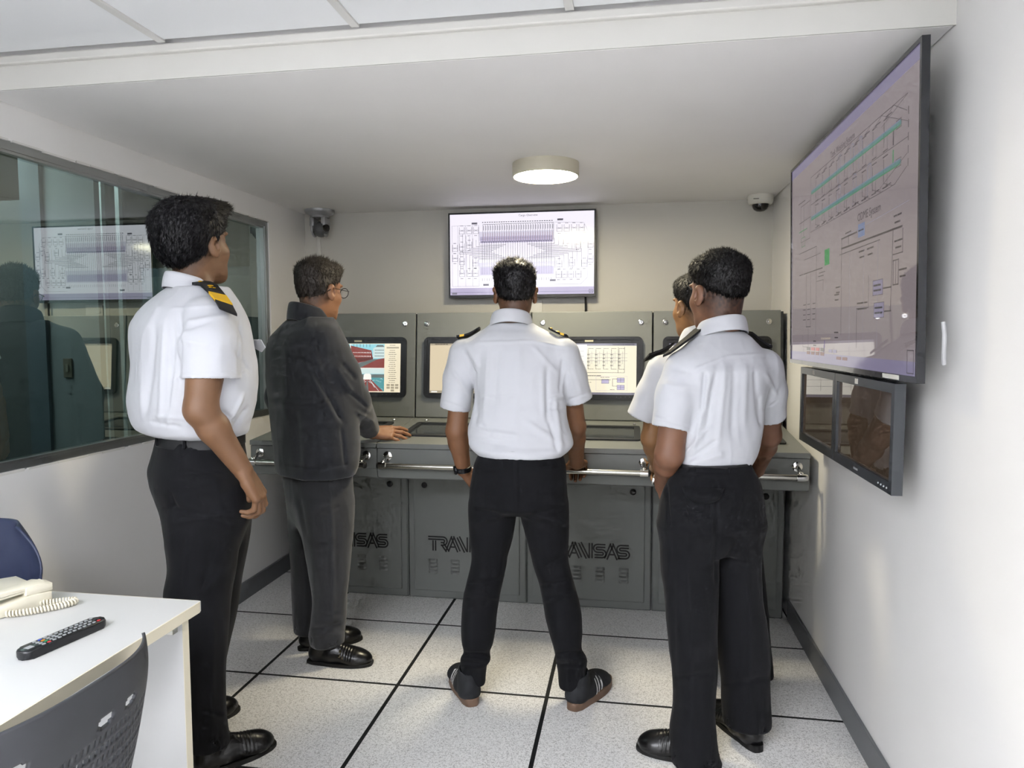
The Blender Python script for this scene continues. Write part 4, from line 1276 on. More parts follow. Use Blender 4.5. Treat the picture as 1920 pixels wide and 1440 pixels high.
def relax(V, Fq, it=2, lam=.5):
    E = np.concatenate([Fq[:, [0, 1]], Fq[:, [1, 2]], Fq[:, [2, 3]], Fq[:, [3, 0]]])
    for _ in range(it):
        s = np.zeros_like(V); c = np.zeros(len(V))
        for a, b in ((0, 1), (1, 0)):
            for q in range(3):
                s[:, q] += np.bincount(E[:, a], V[E[:, b], q], len(V))
            c += np.bincount(E[:, a], minlength=len(V))
        V = V + lam * (s / np.maximum(c, 1)[:, None] - V)
    return V

def normals(V, Fq):
    n = np.cross(V[Fq[:, 2]] - V[Fq[:, 0]], V[Fq[:, 3]] - V[Fq[:, 1]])
    N = np.zeros_like(V)
    for i in range(4):
        for q in range(3):
            N[:, q] += np.bincount(Fq[:, i], n[:, q], len(V))
    return N / np.maximum(np.linalg.norm(N, axis=1), 1e-12)[:, None]

_rs = np.random.RandomState(11)
_LAT = _rs.rand(32, 32, 32)
def vnoise(P):
    """smooth value noise, -1..1"""
    i = np.floor(P).astype(int); f = P - i; f = f * f * (3 - 2 * f); out = 0
    for a in (0, 1):
        for b in (0, 1):
            for c in (0, 1):
                w = (f[:, 0] if a else 1 - f[:, 0]) * (f[:, 1] if b else 1 - f[:, 1]) * (f[:, 2] if c else 1 - f[:, 2])
                out = out + w * _LAT[(i[:, 0] + a) % 32, (i[:, 1] + b) % 32, (i[:, 2] + c) % 32]
    return out * 2 - 1

def to_mesh(name, V, Fq, attr=None):
    me = bpy.data.meshes.new(name)
    me.vertices.add(len(V)); me.vertices.foreach_set('co', np.ascontiguousarray(V, np.float32).ravel())
    me.loops.add(Fq.size); me.loops.foreach_set('vertex_index', np.ascontiguousarray(Fq, np.int32).ravel())
    k = Fq.shape[1]
    me.polygons.add(len(Fq)); me.polygons.foreach_set('loop_start', np.arange(0, Fq.size, k, dtype=np.int32)); me.polygons.foreach_set('loop_total', np.full(len(Fq), k, np.int32))
    me.polygons.foreach_set('use_smooth', np.ones(len(Fq), bool))
    me.update(calc_edges=True); me.validate()
    if attr:
        for n_, a in attr.items():
            at_ = me.attributes.new(n_, 'FLOAT', 'POINT'); at_.data.foreach_set('value', np.ascontiguousarray(a, np.float32))
    return me

def join(parts):
    Vs, Fs, o = [], [], 0
    for V, Fq in parts:
        Vs.append(V); Fs.append(Fq + o); o += len(V)
    return np.concatenate(Vs), np.concatenate(Fs)

# ---- materials
def skin_mat(name, c, hairc):
    m = mat(name, c, 0.5, bump=(260, 0.05, .001), var=(14, .07))
    nt = m.node_tree; b = nt.nodes['Principled BSDF']
    at_ = nt.nodes.new('ShaderNodeAttribute'); at_.attribute_name = 'stubble'
    lk = b.inputs['Base Color'].links[0].from_socket
    mx = nt.nodes.new('ShaderNodeMix'); mx.data_type = 'RGBA'
    nt.links.new(at_.outputs['Fac'], mx.inputs['Factor']); nt.links.new(lk, mx.inputs[6]); mx.inputs[7].default_value = lin(hairc)
    nt.links.new(mx.outputs[2], b.inputs['Base Color'])
    return m
def hair_mat(name, c, rough=.5):
    return mat(name, c, rough, spec=.4, var=(60, .25, (1, 1, .25)), bump=(190, .5, .004))
def cloth_mat(name, c, rough=.8, w=900, sheen=.2, var=.03):
    return mat(name, c, rough, spec=.25, bump=(w, .12, .0006), var=(5, var), sheen=sheen)
shirt_m = cloth_mat('white_cotton', '#c4c6cc', .75)
black_tr = cloth_mat('black_wool', '#121317', .88, sheen=.05)
black_tr2 = cloth_mat('black_twill', '#101115', .88, sheen=.04)
jacket_m = cloth_mat('charcoal_jacket', '#2a2c31', .85, sheen=.25)
grey_tr = cloth_mat('charcoal_trousers', '#333437', .85, sheen=.25)
leather = mat('black_leather', '#121214', .28, spec=.5, bump=(120, .15, .001))
leather_belt = mat('belt_leather', '#141519', .45)
sole_m = mat('black_sole', '#0c0c0d', .6)
gum = mat('gum_sole', '#6d5646', .6)
suede = mat('black_suede', '#202226', .85)
stripe_w = mat('shoe_stripe', '#cfd0d2', .6)
navy_board = mat('epaulette_black', '#0e0f14', .8)
gold = mat('gold_braid', '#e0b21c', .4, metal=.1)
eye_w = mat('eye_white', '#e6e2dc', .2)
eye_d = mat('eye_iris', '#1a120c', .15)
brow_m = mat('brow_hair', '#15120f', .7)

def uv3(v):
    v = np.asarray(v, float); return v / np.linalg.norm(v)

def S(row, L, R, Y, ratio=.65, ang=0.0, shift=0.0):
    """torso / leg ring from the photo silhouette: row and left/right edge pixels at distance Y"""
    c = at((L + R) / 2, row, Y); w = (R - L) / 2 * px_scale(c)
    ray = (c - CAM)[:2]; ray = ray / np.linalg.norm(ray); vr = np.array([ray[1], -ray[0]])
    side = np.array([math.cos(ang), -math.sin(ang)]); cth = abs(side @ vr)
    a = w / math.sqrt(cth ** 2 + ratio ** 2 * (1 - cth ** 2))
    return [c[2], c[0], c[1], a, a * ratio, a * ratio, ang]

def hand(f, W, d, n, right, curls, spread=1.0, sc=1.0, thumb=(0, 0), k=.006):
    """five-finger hand. W wrist, d finger direction, n back-of-hand normal. curls: per finger (c1,c2,c3) degrees"""
    W = np.asarray(W, float); d = uv3(d); n = np.asarray(n, float); n = uv3(n - d * (n @ d))
    t = np.cross(n, d) if right else np.cross(d, n)
    P = lambda x, y, z: W + (d * x + t * y + n * z) * sc
    base = [(.088, .030), (.092, .010), (.088, -.011), (.080, -.030)]
    lens = [(.042, .026, .021), (.047, .029, .022), (.043, .027, .021), (.034, .021, .019)]
    for i, (bx, by) in enumerate(base):
        f.cone(P(.0, by * .55, 0), P(bx, by, 0), .017 * sc, .0125 * sc, .012)
    f.cone(P(.02, .018, -.004), P(.06, .026, -.006), .017 * sc, .014 * sc, .012)
    f.cone(P(.03, -.02, -.004), P(.06, -.026, -.005), .015 * sc, .012 * sc, .012)
    for i, (bx, by) in enumerate(base):
        p = np.array([bx, by, -.001]); a = 0.0; rr = (.0098, .0098, .0095, .0082)[i]
        fan = math.radians((4, 0, -4, -9)[i] * spread)
        pts = [P(*p)]
        for j in range(3):
            a += math.radians(curls[i][j])
            p = p + lens[i][j] * np.array([math.cos(a) * math.cos(fan), math.cos(a) * math.sin(fan), -math.sin(a)])
            pts.append(P(*p))
        f.chain(pts, [rr * sc, rr * .95 * sc, rr * .88 * sc, rr * .72 * sc], .003)
        f.ell(pts[0], (rr * 1.15 * sc,) * 3, .006); f.ell(pts[1], (rr * 1.05 * sc,) * 3, .003)
    th = [P(.018, .022, -.008), P(.045, .045, -.016 + thumb[1]), P(.072, .056 + thumb[0], -.022 + thumb[1]), P(.095, .058 + thumb[0] * 1.6, -.026 + 1.5 * thumb[1])]
    f.chain(th, [.016 * sc, .0125 * sc, .0105 * sc, .0085 * sc], .008)
    return P

def arm_field(pts, lo_pad=.06, h=.0028):
    pts = np.array(pts); f = Field(pts.min(0) - lo_pad, pts.max(0) + lo_pad, h); return f

HEAD_ST = [(-.121, 0, .062, .012, .014, .016, 0), (-.114, 0, .052, .030, .032, .040, 0), (-.100, 0, .042, .044, .046, .058, 0), (-.078, 0, .028, .056, .060, .072, 0), (-.05, 0, .014, .063, .075, .083, 0),
           (-.02, 0, .004, .069, .086, .094, 0), (.01, 0, -.002, .073, .090, .100, 0), (.04, 0, -.006, .0755, .093, .103, 0), (.07, 0, -.009, .0745, .091, .101, 0), (.095, 0, -.011, .066, .079, .090, 0),
           (.112, 0, -.012, .049, .058, .068, 0), (.122, 0, -.012, .027, .033, .04, 0), (.1255, 0, -.012, .008, .01, .012, 0)]

def head_frame(pos, yaw, pitch=0, roll=0, sc=1.0):
    """local head axes: +y face, +z up. yaw from +y towards +x"""
    R = Matrix.Rotation(-yaw, 3, 'Z') @ Matrix.Rotation(pitch, 3, 'X') @ Matrix.Rotation(roll, 3, 'Y')
    R = np.array(R) * sc
    pos = np.asarray(pos, float)
    return (lambda V: np.asarray(V) @ R.T + pos), R, pos

HAIRLINE = {'a': (.020, .80), 'b': (.022, .78), 'c': (.012, .66), 'd': (.030, .50), 'e': (.03, .7)}

def make_head(neck_to, fade, kind='a'):
    """head in local coordinates; neck_to = local end of the neck"""
    f = Field((-.11, -.19, -.25), (.11, .14, .14), .0032)
    f.zloft(HEAD_ST, 0, n=2.15)
    nt_ = np.asarray(neck_to, float)
    f.cone((0, -.028, -.055), nt_, .056, .060, .03)
    f.cone((0, .094, .022), (0, .109, -.022), .008, .0125, .010)               # nose
    for s_ in (-1, 1):
        f.ell((s_ * .012, .100, -.027), (.008, .010, .007), .006)
        f.ell((s_ * .032, .076, .034), (.026, .012, .008), .012)               # brow ridge
        f.ell((s_ * .031, .093, .014), (.017, .013, .010), .010, 's')           # eye socket
        f.ell((s_ * .031, .0705, .0165), (.0140, .0138, .0115), .004)              # lids over the eye
        f.ell((s_ * .041, .056, -.024), (.020, .020, .020), .03)               # cheekbone
        # ear
        Re = np.array(Matrix.Rotation(s_ * math.radians(-22), 3, 'Z') @ Matrix.Rotation(math.radians(10), 3, 'X'))
        f.ell((s_ * .081, -.012, -.004), (.0095, .020, .033), .006, 'u', Re)
        f.ell((s_ * .086, -.016, .016), (.008, .013, .014), .005, 'u', Re)
        f.ell((s_ * .090, -.006, -.002), (.008, .0085, .017), .004, 's', Re)
        f.ell((s_ * .079, -.004, -.030), (.007, .010, .009), .004, 'u', Re)
    f.ell((0, .080, -.056), (.023, .010, .0055), .006); f.ell((0, .078, -.067), (.020, .010, .006), .006)
    f.ell((0, .093, -.0615), (.025, .006, .0015), .002, 's')
    f.ell((0, .074, -.098), (.020, .014, .012), .014)
    V, Fq = f.mesh(); V = relax(V, Fq, 1, .4)
    # stubble / shaved sides as a colour attribute
    z0, sl = HAIRLINE[kind]; dep = .08 if kind == 'd' else .04
    line = z0 - .012 + sl * V[:, 1]
    st = np.clip((V[:, 2] - line + dep) / dep, 0, 1) * np.clip((.035 - V[:, 1]) / .03, 0, 1) * (np.abs(V[:, 0]) < .0785)
    st = np.clip(st ** .5 * fade * (.85 + .3 * vnoise(V * 160)), 0, 1)
    return V, Fq, st

def make_hair(kind, seed=0):
    """hair cap in local head coordinates"""
    f = Field((-.13, -.16, -.11), (.13, .16, .19), .0034)
    z0, sl = HAIRLINE[kind]
    gr = {'a': .013, 'b': .006, 'c': .009, 'd': .008, 'e': .010}[kind]
    f.zloft(HEAD_ST, 0, grow=gr, n=2.1, z0=-.10, z1=.1255 + gr)
    if kind == 'a':
        f.ell((0, -.045, .060), (.088, .092, .085), .03); f.ell((0, .035, .105), (.070, .080, .040), .03); f.cone((-.03, .085, .105), (.04, .09, .105), .022, .022, .02)
        f.ell((0, -.075, .01), (.074, .055, .07), .03)
    if kind == 'b':
        f.ell((0, -.01, .092), (.070, .088, .050), .03); f.ell((0, .06, .10), (.055, .04, .03), .02)
    if kind == 'c':
        f.ell((-.006, .0, .092), (.076, .090, .050), .03); f.ell((-.014, .05, .112), (.06, .048, .028), .02)
    if kind in ('d', 'e'):
        f.ell((0, -.01, .085), (.076, .095, .060), .03); f.ell((0, .062, .092), (.058, .042, .036), .02)
    # hairline: forehead - temples - behind the ears - nape
    n = np.array([0, sl, -1.0])
    f.half((0, 0, z0 - .012), n, .03 if kind in 'cd' else .014)
    f.half((0, .088, .08), (0, 1, -.55), .012, ((-.2, .0, -.2), (.2, .2, .105)))
    for s_ in (-1, 1):
        f.ell((s_ * .092, -.012, -.012), (.030, .026, .034), .008, 's')
    V, Fq = f.mesh(); V = relax(V, Fq, 2, .5); N = normals(V, Fq)
    rs = np.random.RandomState(seed)
    if kind != 'a':       # thin the cap out towards the hairline
        lo_ = np.clip(1 - (V[:, 2] - (z0 - .012 + sl * V[:, 1])) / .035, 0, 1) * (V[:, 1] < .03)
        V = V - N * (gr * .75 * lo_)[:, None]
    amp = {'a': .0030, 'b': .0022, 'c': .0025, 'd': .0018, 'e': .002}[kind]
    comb = {'a': (46, 14, 14), 'b': (55, 55, 18), 'c': (50, 40, 14), 'd': (55, 55, 20), 'e': (55, 55, 20)}[kind]
    V = V + N * (amp * vnoise(V * np.array(comb) + seed))[:, None] + N * (amp * .5 * vnoise(V * np.array(comb) * 2.3 + 7))[:, None]
    # strands: lying ones give the grain, upright ones break the outline
    nlay, nst, ln, up = {'a': (6500, 900, .014, .3), 'b': (5000, 2600, .016, .8), 'c': (5500, 1800, .017, .8), 'd': (6500, 2400, .010, .6), 'e': (4000, 1200, .010, .5)}[kind]
    def strands(count, lying):
        pick = rs.choice(len(V), count); b0 = V[pick]; nn = N[pick]
        if lying:
            crown = np.array([0.01, -.05, .12]); away = b0 - crown
            if kind == 'a': away = np.array([.15, -.55, -.75]) + np.where(b0[:, 1:2] > .02, np.array([[.25, 1.6, .55]]), 0) + away * 2
            else: away = away / np.linalg.norm(away, axis=1)[:, None] + np.array([0, .15, -.25])
            dirs = away + rs.normal(0, .22, b0.shape)
            dirs = dirs - nn * (dirs * nn).sum(1)[:, None]; dirs = dirs / np.maximum(np.linalg.norm(dirs, axis=1), 1e-6)[:, None] + nn * rs.uniform(.10, .32, (count, 1))
            Ls = rs.uniform(.010, .024, count) * (1.25 if kind == 'a' else .8); r = .0011; off = .001
        else:
            keep = b0[:, 2] > (.055 if kind in 'bcd' else .06)
            b0, nn = b0[keep], nn[keep]
            dirs = nn * .8 + np.array([0, .25, up]) + rs.normal(0, .22, b0.shape)
            if kind == 'a': dirs = nn * .6 + np.array([.1, .4, .1]) + rs.normal(0, .3, b0.shape)
            Ls = ln * rs.uniform(.5, 1.15, len(b0)) * np.clip((b0[:, 2] + .02) / .09, .35, 1.2); r = .0012; off = .003
        dirs = dirs / np.linalg.norm(dirs, axis=1)[:, None]
        side = np.cross(dirs, rs.normal(0, 1, b0.shape)); side /= np.maximum(np.linalg.norm(side, axis=1), 1e-9)[:, None]
        s2 = np.cross(dirs, side); q0 = b0 - nn * off; T = q0 + dirs * (Ls + off)[:, None]
        return np.stack([q0 + side * r, q0 - side * r * .5 + s2 * r * .87, q0 - side * r * .5 - s2 * r * .87, T], 1).reshape(-1, 3)
    SV = np.concatenate([strands(nlay, True), strands(nst, False)])
    k = np.arange(len(SV) // 4) * 4
    SF = np.concatenate([np.stack([k, k + 1, k + 3, k + 3], 1), np.stack([k + 1, k + 2, k + 3, k + 3], 1), np.stack([k + 2, k, k + 3, k + 3], 1)])
    return V, Fq, SV, SF

def tri_fix(F4):
    return F4[:, :3]

def strands_mesh(name, SV, SF):
    return to_mesh(name, SV, SF[:, :3])

def shoe(root, heel, toe, style, parts_m, L=.285):
    """heel/toe: ground points. styles: derby, loafer, sneaker"""
    heel, toe = np.array([heel[0], heel[1], 0.]), np.array([toe[0], toe[1], 0.])
    L = float(np.clip(np.linalg.norm(toe - heel), .255, .30))
    d = uv3(toe - heel); sd_ = np.array([d[1], -d[0], 0])
    Rm = np.stack([sd_, d, np.array([0, 0, 1.])], 1)
    tf = lambda V: np.asarray(V) @ Rm.T + heel
    wd = {'derby': 1.0, 'loafer': 1.0, 'sneaker': 1.14}[style]
    sh = {'derby': .012, 'loafer': .010, 'sneaker': .026}[style]
    f = Field((-.075, -.03, -.01), (.075, L + .03, .16), .0034)
    f.cone((0, .042, .040), (0, .10, .036), .037 * wd, .040 * wd, .02)
    f.cone((0, .10, .036), (0, .20, .028), .040 * wd, .046 * wd, .02, flat=((0, 0, 1), .82))
    f.ell((.0, L - .068, .022), (.0475 * wd, .068, .040), .02)
    f.cone((0, .045, .05), (0, .06, .115), .036, .040, .02)
    f.cone((0, .07, .088), (0, .175, .050), .028, .022, .03)
    f.half((0, 0, sh), (0, 0, -1), .004)
    f.cone((0, .055, .125), (0, .055, .075), .034, .026, .006, 's')
    if style == 'loafer':
        f.cone((0, .10, .13), (0, .10, .085), .04, .03, .01, 's')
    V, Fq = f.mesh(); V = relax(V, Fq, 1)
    N = normals(V, Fq)
    cr = np.exp(-((V[:, 1] - (L - .10)) / .022) ** 2) * (V[:, 2] > .03)
    V = V + N * (.0016 * cr * np.sin(V[:, 1] * 520 + V[:, 0] * 60))[:, None]
    up = link('shoe', to_mesh('shoe', tf(V), Fq), parts_m[0], root)
    # sole follows the foot outline
    pts = []
    for k in range(40):
        a = 2 * math.pi * k / 40
        y = L / 2 + (L / 2 + .004) * math.sin(a); t_ = y / L
        w_ = (.036 + .014 * math.sin(min(max((t_ - .25) / .75, 0), 1) * math.pi * .75)) * wd
        c_ = math.cos(a); x = w_ * math.copysign(abs(c_) ** .55, c_) + .003
        pts.append((x, y))
    b = MB(); b.prism(pts, .0, sh + .004, bevel=.003)
    if style == 'derby':
        b.prism([(p_[0] * 1.02, p_[1]) for p_ in pts if p_[1] < .075], .0, .024)
    for v in b.bm.verts: v.co = Vector(tf(np.array(v.co)))
    b.build('sole', parts_m[1], up, smooth=True, angle=50)
    if style == 'derby':
        lc = MB()
        for q in range(4):
            y = .125 + q * .016; z = .083 - q * .009
            lc.tube([tuple(tf((-.016, y, z - .004))), tuple(tf((0, y + .003, z + .003))), tuple(tf((.016, y, z - .004)))], .0016, 6)
        for s_ in (-1, 1):
            lc.tube([tuple(tf((0, .122, .088))), tuple(tf((s_ * .02, .125, .094))), tuple(tf((s_ * .03, .135, .080))), tuple(tf((s_ * .034, .15, .062)))], .0014, 6)
        lc.build('laces', sole_m, up, smooth=True)
    if style == 'loafer':
        bk = MB()
        for q in range(3):
            for r in range(7):
                a = -1.15 + r * .383
                c = np.array([.045 * math.sin(a), .150 + q * .014, .030 + .046 * math.cos(a) - q * .0065])
                bk.box((-.0062, -.005, -.003), (.0062, .005, .003), bevel=.0015, seg=1)
                vs = [v for v in bk.bm.verts][-24:]
                Rr = Matrix.Rotation(a, 3, 'Y')
                for v in vs: v.co = Vector(tf(np.array(Rr @ v.co) + c))
        bk.build('buckle', mat('buckle_metal', '#a8a18c', .2, metal=1.0), up)
    if style == 'sneaker':
        for s_ in (-1, 1):
            for q in range(3):
                y = .105 + q * .022
                b = MB()
                zs_ = np.linspace(.030, .078, 6); rows_ = []
                for z in zs_:
                    yy = y + (z - .03) * .45
                    row_ = []
                    for dy in (0, .009):
                        # find the surface by nearest vertices of the upper
                        dd = (V[:, 1] - yy - dy) ** 2 + (V[:, 2] - z) ** 2 + np.where(V[:, 0] * s_ > 0, 0, 1)
                        i_ = np.argsort(dd)[:4]
                        row_.append(b.bm.verts.new(Vector(tf((V[i_, 0].mean() + s_ * .0022, yy + dy, z)))))
                    rows_.append(row_)
                for a_, c_ in zip(rows_, rows_[1:]):
                    b.bm.faces.new((a_[0], a_[1], c_[1], c_[0]))
                b.build('side_stripe', stripe_w, up, smooth=True)
    return up

def epaulette(root, p_in, p_out, fwd, SV, w=.052, stripe=True, th=.006, lift=.006):
    """shoulder board lying on the shoulder from collar side to sleeve seam"""
    p_in, p_out = np.asarray(p_in, float), np.asarray(p_out, float)
    u = (p_out - p_in)[:2]; L = np.linalg.norm(u); u = u / L; fw_ = np.asarray(fwd, float)[:2]; fw_ = fw_ - u * (fw_ @ u); fw_ /= np.linalg.norm(fw_)
    n = 12; ts = np.linspace(0, 1, n + 1)
    zc = np.array([max(snap_z(SV, p_in[:2] + u * L * t + fw_ * o_, .012) for o_ in (0,)) for t in ts])
    ze = np.array([[snap_z(SV, p_in[:2] + u * L * t + fw_ * s_ * w * .4, .012) for t in ts] for s_ in (-1, 1)])
    pz = np.polyfit(ts, zc, 2); zc = np.maximum(np.polyval(pz, ts), zc - .002)
    sl = [np.polyval(np.polyfit(ts, ze[i], 1), ts) - zc for i in (0, 1)]; cross = np.clip((sl[1] - sl[0]) / (w * .8), -.6, .6)
    def P(t, v, h):
        zz = np.interp(t, ts, zc); cr = np.interp(t, ts, cross)
        xy_ = p_in[:2] + u * L * t + fw_ * v
        return Vector((xy_[0], xy_[1], zz + cr * v + lift + h))
    def board(t0, t1, h0, h1, ww, name, m, par):
        b = MB(); k = 8; lo_, hi_ = [], []
        for i in range(k + 1):
            t = t0 + (t1 - t0) * i / k
            tp = ww * (1 if t > .1 else .72 + 2.8 * t)
            lo_.append([b.bm.verts.new(P(t, v * tp / 2, h0)) for v in (-1, 0, 1)]); hi_.append([b.bm.verts.new(P(t, v * tp / 2, h1)) for v in (-1, 0, 1)])
        for i in range(k):
            for j in (0, 1):
                b.bm.faces.new((hi_[i][j], hi_[i + 1][j], hi_[i + 1][j + 1], hi_[i][j + 1])); b.bm.faces.new((lo_[i][j + 1], lo_[i + 1][j + 1], lo_[i + 1][j], lo_[i][j]))
            b.bm.faces.new((lo_[i][0], lo_[i + 1][0], hi_[i + 1][0], hi_[i][0])); b.bm.faces.new((hi_[i][2], hi_[i + 1][2], lo_[i + 1][2], lo_[i][2]))
        for r_ in (0, k):
            for j in (0, 1): b.bm.faces.new((lo_[r_][j], hi_[r_][j], hi_[r_][j + 1], lo_[r_][j + 1]))
        return b.build(name, m, par)
    e = board(0, 1, -.002, th, w, 'epaulette', navy_board, root)
    if stripe:
        board(.66, .86, -.001, th + .0012, w * 1.02, 'gold_stripe', gold, e)
        em = MB(); c = P(.42, 0, th + .0005); em.ball(c, .010, 10, (1, 1, .3)); em.ball(P(.48, .006, th), .006, 8, (1, 1, .3)); em.ball(P(.48, -.006, th), .006, 8, (1, 1, .3)); em.build('emblem', gold, e, smooth=True)
        MB().ball(P(.08, 0, th), .007, 10, (1, 1, .45)).build('button', gold, e, smooth=True)
    return e

def collar(root, ring, h_back, h_front, out, m, name='collar', open_deg=26, fall=.034):
    """folded shirt collar around neck: ring=(centre, rx, ry, yaw, tilt)"""
    (c, rx, ry, yaw, tilt) = ring
    c = np.asarray(c, float); b = MB(); n = 48
    rows = []
    prof = [(-.006, -.6), (-.003, .5), (0.0, .95), (.003, 1.03), (.007, .85), (.013, .0), (.016, -fall / max(h_back, .01))]
    for k in range(n + 1):
        a = math.radians(90 + open_deg + (360 - 2 * open_deg) * k / n)    # starts at the front, goes round the back
        fr_ = max(0, math.cos(a - math.pi / 2))                           # 1 at front
        hb = h_back + (h_front - h_back) * fr_
        row = []
        for (o_, z_) in prof:
            x = (rx + o_ + out * 0) * math.cos(a); y = (ry + o_) * math.sin(a)
            z = hb * z_ - fr_ * .035 - tilt * (y / ry) * .5 * 0
            if z_ <= 0 and o_ > .01: z -= fr_ * .030
            p = np.array([x, y, z + tilt * y])
            q = np.array([p[0] * math.cos(yaw) + p[1] * math.sin(yaw), -p[0] * math.sin(yaw) + p[1] * math.cos(yaw), p[2]])
            row.append(b.bm.verts.new(Vector(c + q)))
        rows.append(row)
    for r0, r1 in zip(rows, rows[1:]):
        for i in range(len(prof) - 1):
            b.bm.faces.new((r0[i], r0[i + 1], r1[i + 1], r1[i]))
    o = b.build(name, m, root, smooth=True, angle=180)
    md = o.modifiers.new('thickness', 'SOLIDIFY'); md.thickness = .0025; md.offset = 0
    sb = o.modifiers.new('soft', 'SUBSURF'); sb.levels = 1; sb.render_levels = 1
    return o

def folds(V, Fq, amp, scale, seed=0, extra=None):
    N = normals(V, Fq)
    sc_ = np.asarray(scale, float); w_ = V + .03 * np.stack([vnoise(V * 5 + 1), vnoise(V * 5 + 9), vnoise(V * 5 + 17)], 1)
    d = amp * (.55 - 1.1 * np.abs(vnoise(w_ * sc_ + seed))) + amp * .5 * (.5 - np.abs(vnoise(w_ * sc_ * 2.2 + seed + 5)))
    if extra is not None:
        d = d + extra(V, N)
    return V + N * d[:, None]

def crease(V, p0, p1, w, depth):
    """long soft groove (depth<0) or ridge along a segment"""
    p0, p1 = np.asarray(p0, float), np.asarray(p1, float); e = p1 - p0
    t = np.clip(((V - p0) @ e) / (e @ e), 0, 1); d = np.linalg.norm(V - p0 - t[:, None] * e, axis=1)
    return depth * np.exp(-(d / w) ** 2) * np.clip(np.minimum(t, 1 - t) * 6 + .25, 0, 1)

def to_px(V):
    d = V - CAM; z = d @ _f
    return 960 + F_PX * (d @ _r) / z, 720 - F_PX * (d @ _u) / z

def drape(V, N, lines):
    """cloth folds on the side seen in the photo: (x0,y0,x1,y1,width px,height m)"""
    x, y = to_px(V); vis = np.clip(-(N * (V - CAM)).sum(1) / np.linalg.norm(V - CAM, axis=1) * 2.2 + .15, 0, 1)
    d = np.zeros(len(V))
    for (x0, y0, x1, y1, w, h) in lines:
        ex, ey = x1 - x0, y1 - y0; L2 = ex * ex + ey * ey
        t = np.clip(((x - x0) * ex + (y - y0) * ey) / L2, 0, 1); q = np.hypot(x - x0 - t * ex, y - y0 - t * ey)
        d += h * np.exp(-(q / w) ** 2) * np.clip(np.minimum(t, 1 - t) * 5 + .3, 0, 1)
    return d * vis

def face_parts(root, tf, brow=True):
    for s_ in (-1, 1):
        b = MB(); b.ball((s_ * .031, .0710, .0135), .0120, 16)
        for v in b.bm.verts: v.co = Vector(tf(np.array(v.co)))
        o = b.build('eye', [eye_w, eye_d], root, smooth=True, angle=180)
        cen = np.array(tf(np.array((s_ * .031, .0710, .0135)))); fw_ = np.array(tf(np.array((s_ * .031, .0710 + .01, .0135)))) - cen; fw_ = uv3(fw_)
        for pl in o.data.polygons:
            if (np.array(pl.center) - cen) @ fw_ > .0100: pl.material_index = 1
        if brow:
            b = MB(); b.tube([tuple(tf((s_ * x, y, z))) for x, y, z in ((.012, .0825, .033), (.03, .0805, .038), (.050, .0645, .033))], [.003, .004, .0015], 8)
            b.build('eyebrow', brow_m, root, smooth=True)

def glasses(root, tf):
    fr_ = mat('glasses_metal', '#2a2724', .3, metal=.7)
    g = MB()
    for s_ in (-1, 1):
        ring = [tuple(tf((s_ * .034 + .024 * math.cos(a), .112, .008 + .021 * math.sin(a)))) for a in np.linspace(0, 2 * math.pi, 25)]
        g.tube(ring, .0016, 6, cap=False)
        g.tube([tuple(tf(q)) for q in ((s_ * .058, .112, .012), (s_ * .071, .102, .013), (s_ * .082, .05, .012), (s_ * .086, -.012, .014), (s_ * .088, -.04, -.004))], .0016, 6)
    g.tube([tuple(tf(q)) for q in ((-.010, .112, .012), (0, .115, .016), (.010, .112, .012))], .0015, 6)
    o = g.build('glasses', fr_, root, smooth=True)
    gm = mat('lens_clear', '#ffffff', .03, spec=.5)
    gm.node_tree.nodes['Principled BSDF'].inputs['Alpha'].default_value = .12
    for s_ in (-1, 1):
        b = MB(); vs = [b.bm.verts.new(Vector(tf((s_ * .034 + .0235 * math.cos(a), .112, .008 + .0205 * math.sin(a))))) for a in np.linspace(0, 2 * math.pi, 24, endpoint=False)]
        b.bm.faces.new(vs); b.build('lens', gm, o)

def watch(root, W, d, r, strap_m, case_m, face_dir):
    W = np.asarray(W, float); d = uv3(d); fd = np.asarray(face_dir, float); fd = uv3(fd - d * (fd @ d)); s_ = np.cross(d, fd)
    b = MB(); b.lathe([(r, -.011), (r + .003, -.009), (r + .003, .009), (r, .011)], n=28, axes=(tuple(fd), tuple(s_), tuple(d)), o=W)
    o = b.build('wristwatch', strap_m, root, smooth=True)
    c = W + fd * (r + .001)
    MB().lathe([(0, .009), (.015, .009), (.019, .006), (.019, 0)], n=24, axes=(tuple(d), tuple(s_), tuple(fd)), o=c).build('watch_case', case_m, o, smooth=True)
    return o

